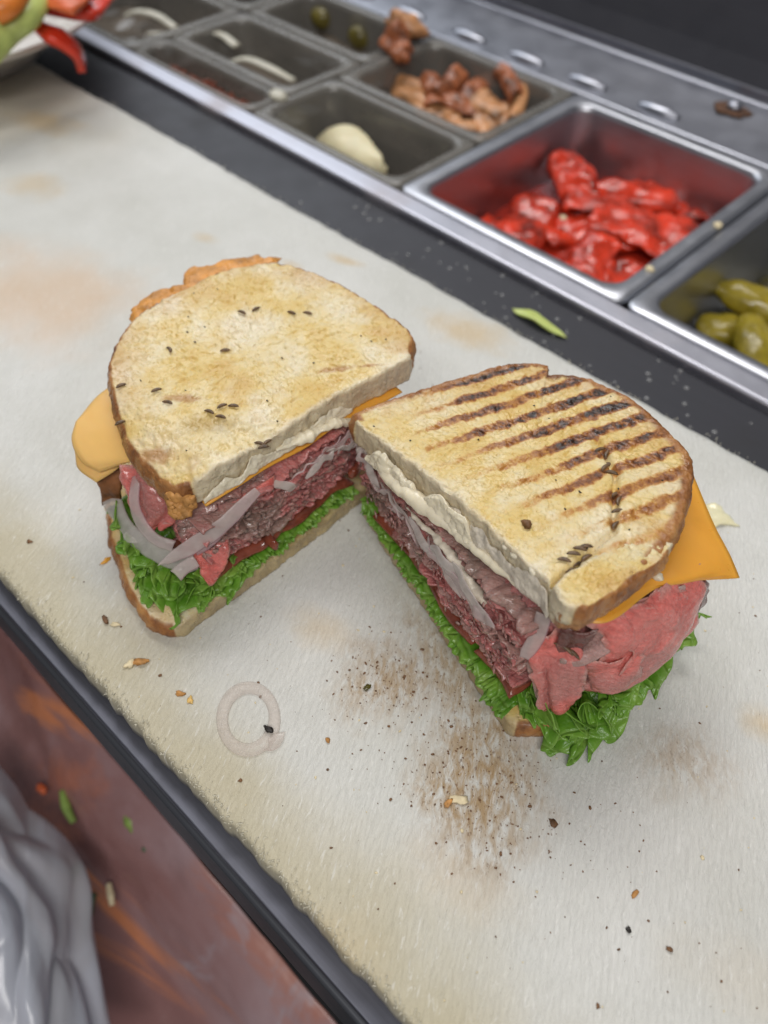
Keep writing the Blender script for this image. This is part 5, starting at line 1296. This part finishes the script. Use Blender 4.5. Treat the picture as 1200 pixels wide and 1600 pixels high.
crumb("toast_crumb", [(-19.72, 5.71, 0), (-19.29, 5.86, 0)], (0.28, 0.10, 0.10), 'crumb_brown', "brown and pale crust crumb beside the bottom bread corner of the pale-topped half", 7)
crumb("toast_crumb", [(-22.1, 7.35, 0)], (0.28, 0.13, 0.08), 'cheese', "bright orange cheese shred beside the pale-topped half's lettuce", 11)
crumb("toast_crumb", [(-15.15, 5.8, 0)], (0.22, 0.12, 0.10), 'crumb', "small orange crumb on the board between bread corner and onion ring", 15)
crumb("toast_crumb", [(-14.66, 5.89, 0)], (0.16, 0.12, 0.08), 'cheese_pale', "pale orange crumb touching the small orange crumb's side", 19)
crumb("toast_crumb", [(-5.5, 9.63, 0)], (0.22, 0.13, 0.10), 'crumb', "orange crumb in the brown stain beside a pale flake", 23)
crumb("toast_crumb", [(-5.31, 9.97, 0)], (0.36, 0.20, 0.07), 'crumb_pale', "cream flake in the middle of the brown stain", 27)
crumb("toast_crumb", [(-9.99, 8.32, 0)], (0.13, 0.10, 0.08), 'crumb', "tiny orange crumb at the end of a thin scratch", 31)
crumb("toast_crumb", [(-10.46, 10.78, 0)], (0.17, 0.13, 0.10), 'brine', "olive-brown crumb in the dark speckled stain", 35)
crumb("toast_crumb", [(-25.16, 5.7, 0)], (0.14, 0.1, 0.08), 'crumb_brown', "small brown crumb alone near the board's worn edge", 39)
crumb("toast_crumb", [(1.05, 10.55, 0)], (0.11, 0.09, 0.08), 'black_speck', "black peppercorn bit on clean board, largest of the dark specks", 43)
crumb("toast_crumb", [(0.63, 11.59, 0)], (0.18, 0.09, 0.06), 'crumb', "tan crumb on clean board between brown stain and black peppercorn bit", 47)
crumb("toast_crumb", [(2.27, 10.96, 0)], (0.12, 0.10, 0.08), 'crumb_brown', "dark brown crumb next to the black peppercorn bit", 51)
crumb("toast_crumb", [(-2.57, 11.58, 0)], (0.20, 0.14, 0.06), 'crumb_brown', "brown flake at the edge of the brown stain below the lettuce frill", 55)
rng = np.random.default_rng(21)
bagd, bagl = Bag(), Bag()
def spot(b, x, y, r, i):
    v, f = blob_geo((x, y, r * 0.3), (r * rng.uniform(0.7, 1.8), r, r * 0.6), 6, 4, 0.4, 2, i, (rng.uniform(0, 3.1), 0, 0))
    b.add(v, f)
for i in range(300):
    spot(bagd, rng.uniform(-24, 12), rng.uniform(5, 27), abs(rng.normal(0.0, 0.022)) + 0.010, i)
for i in range(320):
    spot(bagd, rng.normal(-5.2, 2.3), rng.normal(10.9, 1.4), abs(rng.normal(0.0, 0.014)) + 0.010, i)
for i in range(110):
    spot(bagd, rng.normal(-10.2, 1.1), rng.normal(11.4, 1.3), abs(rng.normal(0.0, 0.018)) + 0.012, i)
for i in range(260):
    spot(bagl, rng.uniform(-26, 12), rng.uniform(4.5, 27), abs(rng.normal(0.0, 0.02)) + 0.012, i)
for b_, n_, m_, l_ in ((bagd, "pepper_specks", 'crumb_brown', "tiny dark pepper specks and burnt dust scattered over the board"), (bagl, "pale_crumbs", 'crumb_pale', "tiny pale bread crumbs scattered over the board")):
    tag(b_.build(n_, M[m_], None, "stuff"), l_, "crumbs")

# lettuce scrap and water droplets in the dark channel
o = sheet("lettuce_scrap", [[(-21.87, 33.91, -1.1), (-20.96, 34.48, -1), (-19.8, 34.44, -1.05), (-18.47, 34.29, -1.2)], [(-21.46, 33.75, -1.15), (-20.46, 33.8, -0.9), (-19.53, 33.87, -0.95), (-18.28, 34.16, -1.2)], [(-20.98, 33.84, -1.2), (-20.26, 33.89, -1.1), (-19.28, 33.76, -1.1), (-18.15, 34.1, -1.22)]], M['celery'], None, 14, 30, 0.08, 0.03, 1.5, 3)
tag(o, "pale green lettuce sliver lying in the dark channel behind the board", "lettuce scrap")
bag = Bag()
rng = np.random.default_rng(41)
for i in range(70):
    x = rng.uniform(-42, -6); y = rng.uniform(31.9, 36.4)
    r = rng.uniform(0.06, 0.17)
    v, f = blob_geo((x, y, -1.31), (r, r, r * 0.5), 10, 6, 0.05, 2, i)
    bag.add(v, f)
tag(bag.build("water_droplets", M['droplet'], None, "stuff"), "small water droplets beading on the dark channel behind the board", "droplets")
for p_, l_ in (((-18.26, 42.33, -0.7), "tan crumb on the rim between peppers and pickles, nearest the rail"), ((-17.83, 49.54, -0.7), "tan crumb on the rim between peppers and pickles, towards the back")):
    tag(blob("rim_crumb", p_, (0.32, 0.25, 0.18), M['crumb_pale'], None, amp=0.4, nu=10, nv=8), l_, "crumb")

# ------------------------------------------------------------------ the plate of cut vegetables
pc = np.array([-72.5, 26.5]); PR = 13.6; PZ = 4.0
pl = thing("dinner_plate", (pc[0], pc[1], 0.0), "white china plate of cut vegetables standing on the far end of the board", "plate")
prof = [(0.0, 1.7), (7.0, 1.7), (9.0, 1.9), (10.5, 2.7), (12.6, 3.6), (PR - 0.15, 4.0), (PR, 3.95), (PR, 3.7), (12.6, 3.2), (10.5, 2.2), (9.2, 1.3), (8.0, 0.9), (7.6, 0.03), (7.0, 0.03), (6.8, 0.9), (0.0, 0.9)]
ns = 96; v = []; f = []
for (r, z) in prof:
    for k in range(ns):
        a = 2 * math.pi * k / ns
        v.append((pc[0] + r * math.cos(a), pc[1] + r * math.sin(a), z))
for i in range(len(prof) - 1):
    for k in range(ns):
        a = i * ns + k; b = i * ns + (k + 1) % ns
        f.append((a, b, b + ns, a + ns))
mesh_obj("dish", v, f, M['china'], pl)
g = "red pepper strips on the plate"
def pepper_strip(pts, w, label, seed, mat='pepper_raw'):
    Pm = cat_rom(pts, 30)
    T = np.gradient(Pm, axis=0); T /= np.linalg.norm(T, axis=1, keepdims=True)
    ch = Pm[-1] - Pm[0]; sd = np.cross(ch, (0, 0, 1)); sd = sd / np.linalg.norm(sd)
    t = np.linspace(0, 1, 30); ww = w * (0.55 + 0.45 * np.sin(np.pi * np.clip(t * 1.1, 0, 1)))[:, None]
    rows = [Pm - sd * ww - np.array([0, 0, 0.25 * w]), Pm, Pm + sd * ww - np.array([0, 0, 0.25 * w])]
    o = thick_grid("pepper_strip", lattice(rows, 14, 40), 0.55, M[mat])
    return tag(o, label, "pepper", g)
pepper_strip([(-58.45, 27.53, 5.8), (-57.15, 27.81, 5.5), (-56.55, 28.5, 5.1), (-56.29, 29.19, 4.2), (-56.86, 29.64, 2.8)], 1.05, "red pepper strip hanging over the plate rim above the channel", 3)
pepper_strip([(-58.54, 28.08, 6.6), (-57.55, 29.54, 6.4), (-57.67, 31.26, 6.2), (-60.27, 34.94, 5.8)], 1.7, "wide red pepper strip lying along the rim above the hanging one", 5)
pepper_strip([(-58.13, 28.43, 7), (-56.21, 29.18, 7.2), (-57.36, 31.79, 7)], 1.4, "orange-red inner side of a pepper piece on top of the pile", 7, 'pepper_flesh')
t = thing("celery_stick", (-57.23, 25.72, 6), "pale green celery stick on the plate beside the red pepper", "celery")
for dz, w in ((0.0, 1.25),):
    P = cat_rom([(-55.99, 22.16, 5.4), (-56.62, 24.55, 6.2), (-56.81, 26.43, 6.8), (-59.09, 28.99, 7.2)], 24)
    v, f = tube_geo(P, 1.25, 16, 0.75)
    mesh_obj("stalk", v, f, M['celery'], t)
P = cat_rom([(-56.01, 24.27, 7.6), (-55.89, 25.38, 7.9), (-57.91, 27.49, 8)], 12)
v, f = tube_geo(P, 0.8, 10, 0.9)
tag(mesh_obj("carrot_stick", v, f, M['carrot']), "orange carrot stick behind the celery on the plate", "carrot")

# ------------------------------------------------------------------ below the front edge: bin lid, scraps, plastic bag
bin_ = sheet("waste_bin_lid", [[(-44.8, 4.42, -19), (-37.73, 4.79, -20), (-32.18, 4.65, -20.8), (-25.12, 4.73, -21.2), (-18.35, 4.71, -21.6), (-13.01, 4.75, -23), (-4.98, 4.79, -24.4)],
                               [(-43.13, 2.56, -19.2), (-38.49, 4.38, -20.4), (-31.41, 3.08, -22.8), (-25.27, 2.24, -24), (-18.54, 2.23, -24.4), (-12.56, 2.23, -25.2), (-6.94, 2.36, -26)],
                               [(-46.57, 0.25, -24.4), (-40.17, 2.52, -24.8), (-32.29, 0.78, -26.4), (-26.24, 0.09, -27.2), (-19.56, -0.08, -27.6), (-13.26, 0.02, -28), (-8.08, -0.06, -28)],
                               [(-42.87, -5.43, -28), (-37.78, -3.19, -28.8), (-30.91, -3.95, -29.6), (-24.55, -4.15, -30), (-19.2, -4.37, -30), (-13.54, -4.25, -30), (-9.09, -4.04, -30)]], M['bin'], None, 60, 90, 0.3, 0.10, 0.35, 4)
tag(bin_, "worn red-brown plastic bin lid with orange scuffs below the counter's front edge", "bin lid")
g = "vegetable scraps on the bin lid"
def scrap(pts, r, mat, label):
    return tag(tube("vegetable_scrap", pts, [1.45 * q for q in r], M[mat], None, 8, 0.6, 16, 0.03), label, "scrap", g)
scrap([(-28.29, 1.58, -24.6), (-27.33, 1.19, -24.8), (-26.23, 0.98, -25)], [0.12, 0.22, 0.14], 'scrap_green', "pale green stem beside the orange-red scrap on the red-brown lid")
scrap([(-23.54, 3.59, -22.8), (-22.75, 3.45, -22.8), (-22.17, 3.26, -23)], [0.22, 0.36, 0.22], 'scrap_green', "broad green leaf scrap beside the dark front face")
scrap([(-21.18, 2.92, -23.2), (-20.42, 3.6, -23.4), (-19.12, 4.26, -23.4)], [0.12, 0.20, 0.08], 'scrap_dark', "dark green herb sprig below the broad leaf scrap")
scrap([(-23.89, -1.02, -26.2), (-24.22, -0.45, -26.2), (-24.13, -0.05, -26.2)], [0.16, 0.24, 0.14], 'scrap_green', "yellow-green curl beside the plastic bag")
scrap([(-22.37, -0.49, -26.4), (-21.85, -1.36, -26.8), (-20.86, -2.48, -27.2)], [0.14, 0.22, 0.08], 'scrap_dark', "dark green stalk tucked along the plastic bag edge")
scrap([(-21.96, 0.44, -25.8), (-21.33, 0.14, -25.8), (-20.84, -0.15, -26)], [0.12, 0.16, 0.12], 'crumb_pale', "pale onion scrap between the dark green stalk and an orange scuff")
tag(blob("vegetable_scrap", (-29.64, 0.76, -25.2), (0.4, 0.3, 0.2), M['pepper_flesh'], None, amp=0.3), "orange-red scrap beside the pale green stem", "scrap", g)
bagG = lattice([[(-34.9, -0.98, -22.8), (-30.84, -0.69, -23), (-27.62, -0.48, -23.2), (-24.59, -0.34, -23.4), (-22.9, -0.87, -23.6), (-20.56, -1.82, -24), (-18.11, -2.96, -24.4), (-14.47, -4.38, -24.8)],
                [(-32.46, -2.74, -20.8), (-28.55, -2.75, -20.6), (-25.43, -2.6, -20.8), (-22.87, -2.41, -21), (-21.11, -2.83, -21.4), (-19.37, -3.64, -21.8), (-17.45, -4.59, -22.2), (-14.37, -6.17, -22.8)],
                [(-30.57, -4.97, -19.2), (-26.92, -4.9, -19), (-24.01, -4.71, -19.2), (-21.74, -4.6, -19.4), (-20.37, -4.81, -19.8), (-18.48, -5.7, -20.2), (-16.75, -6.58, -20.8), (-13.96, -8.1, -21.4)],
                [(-30.72, -7.8, -20.8), (-27.21, -7.67, -20.8), (-24.44, -7.62, -20.8), (-22.09, -7.44, -20.8), (-20.45, -7.77, -21.2), (-18.84, -8.46, -21.6), (-17.04, -9.25, -22), (-14.43, -10.52, -22.4)]], 90, 130)
Nn = grid_normals(bagG)
uu, vv = np.meshgrid(np.linspace(0, 1, 90), np.linspace(0, 1, 130), indexing='ij')
fold_ = np.abs(fbm(np.stack([uu * 4.5 + vv * 1.2, vv * 2.6 - uu * 1.6, uu * 0], -1).reshape(-1, 3), 0.9, 2, 7)).reshape(90, 130)
bagG = bagG + Nn * (1.0 * fold_)[..., None]
tag(thick_grid("plastic_bag", bagG, 0.02, M['bag']), "crumpled translucent grey plastic bag lying over the red-brown bin lid", "plastic bag")
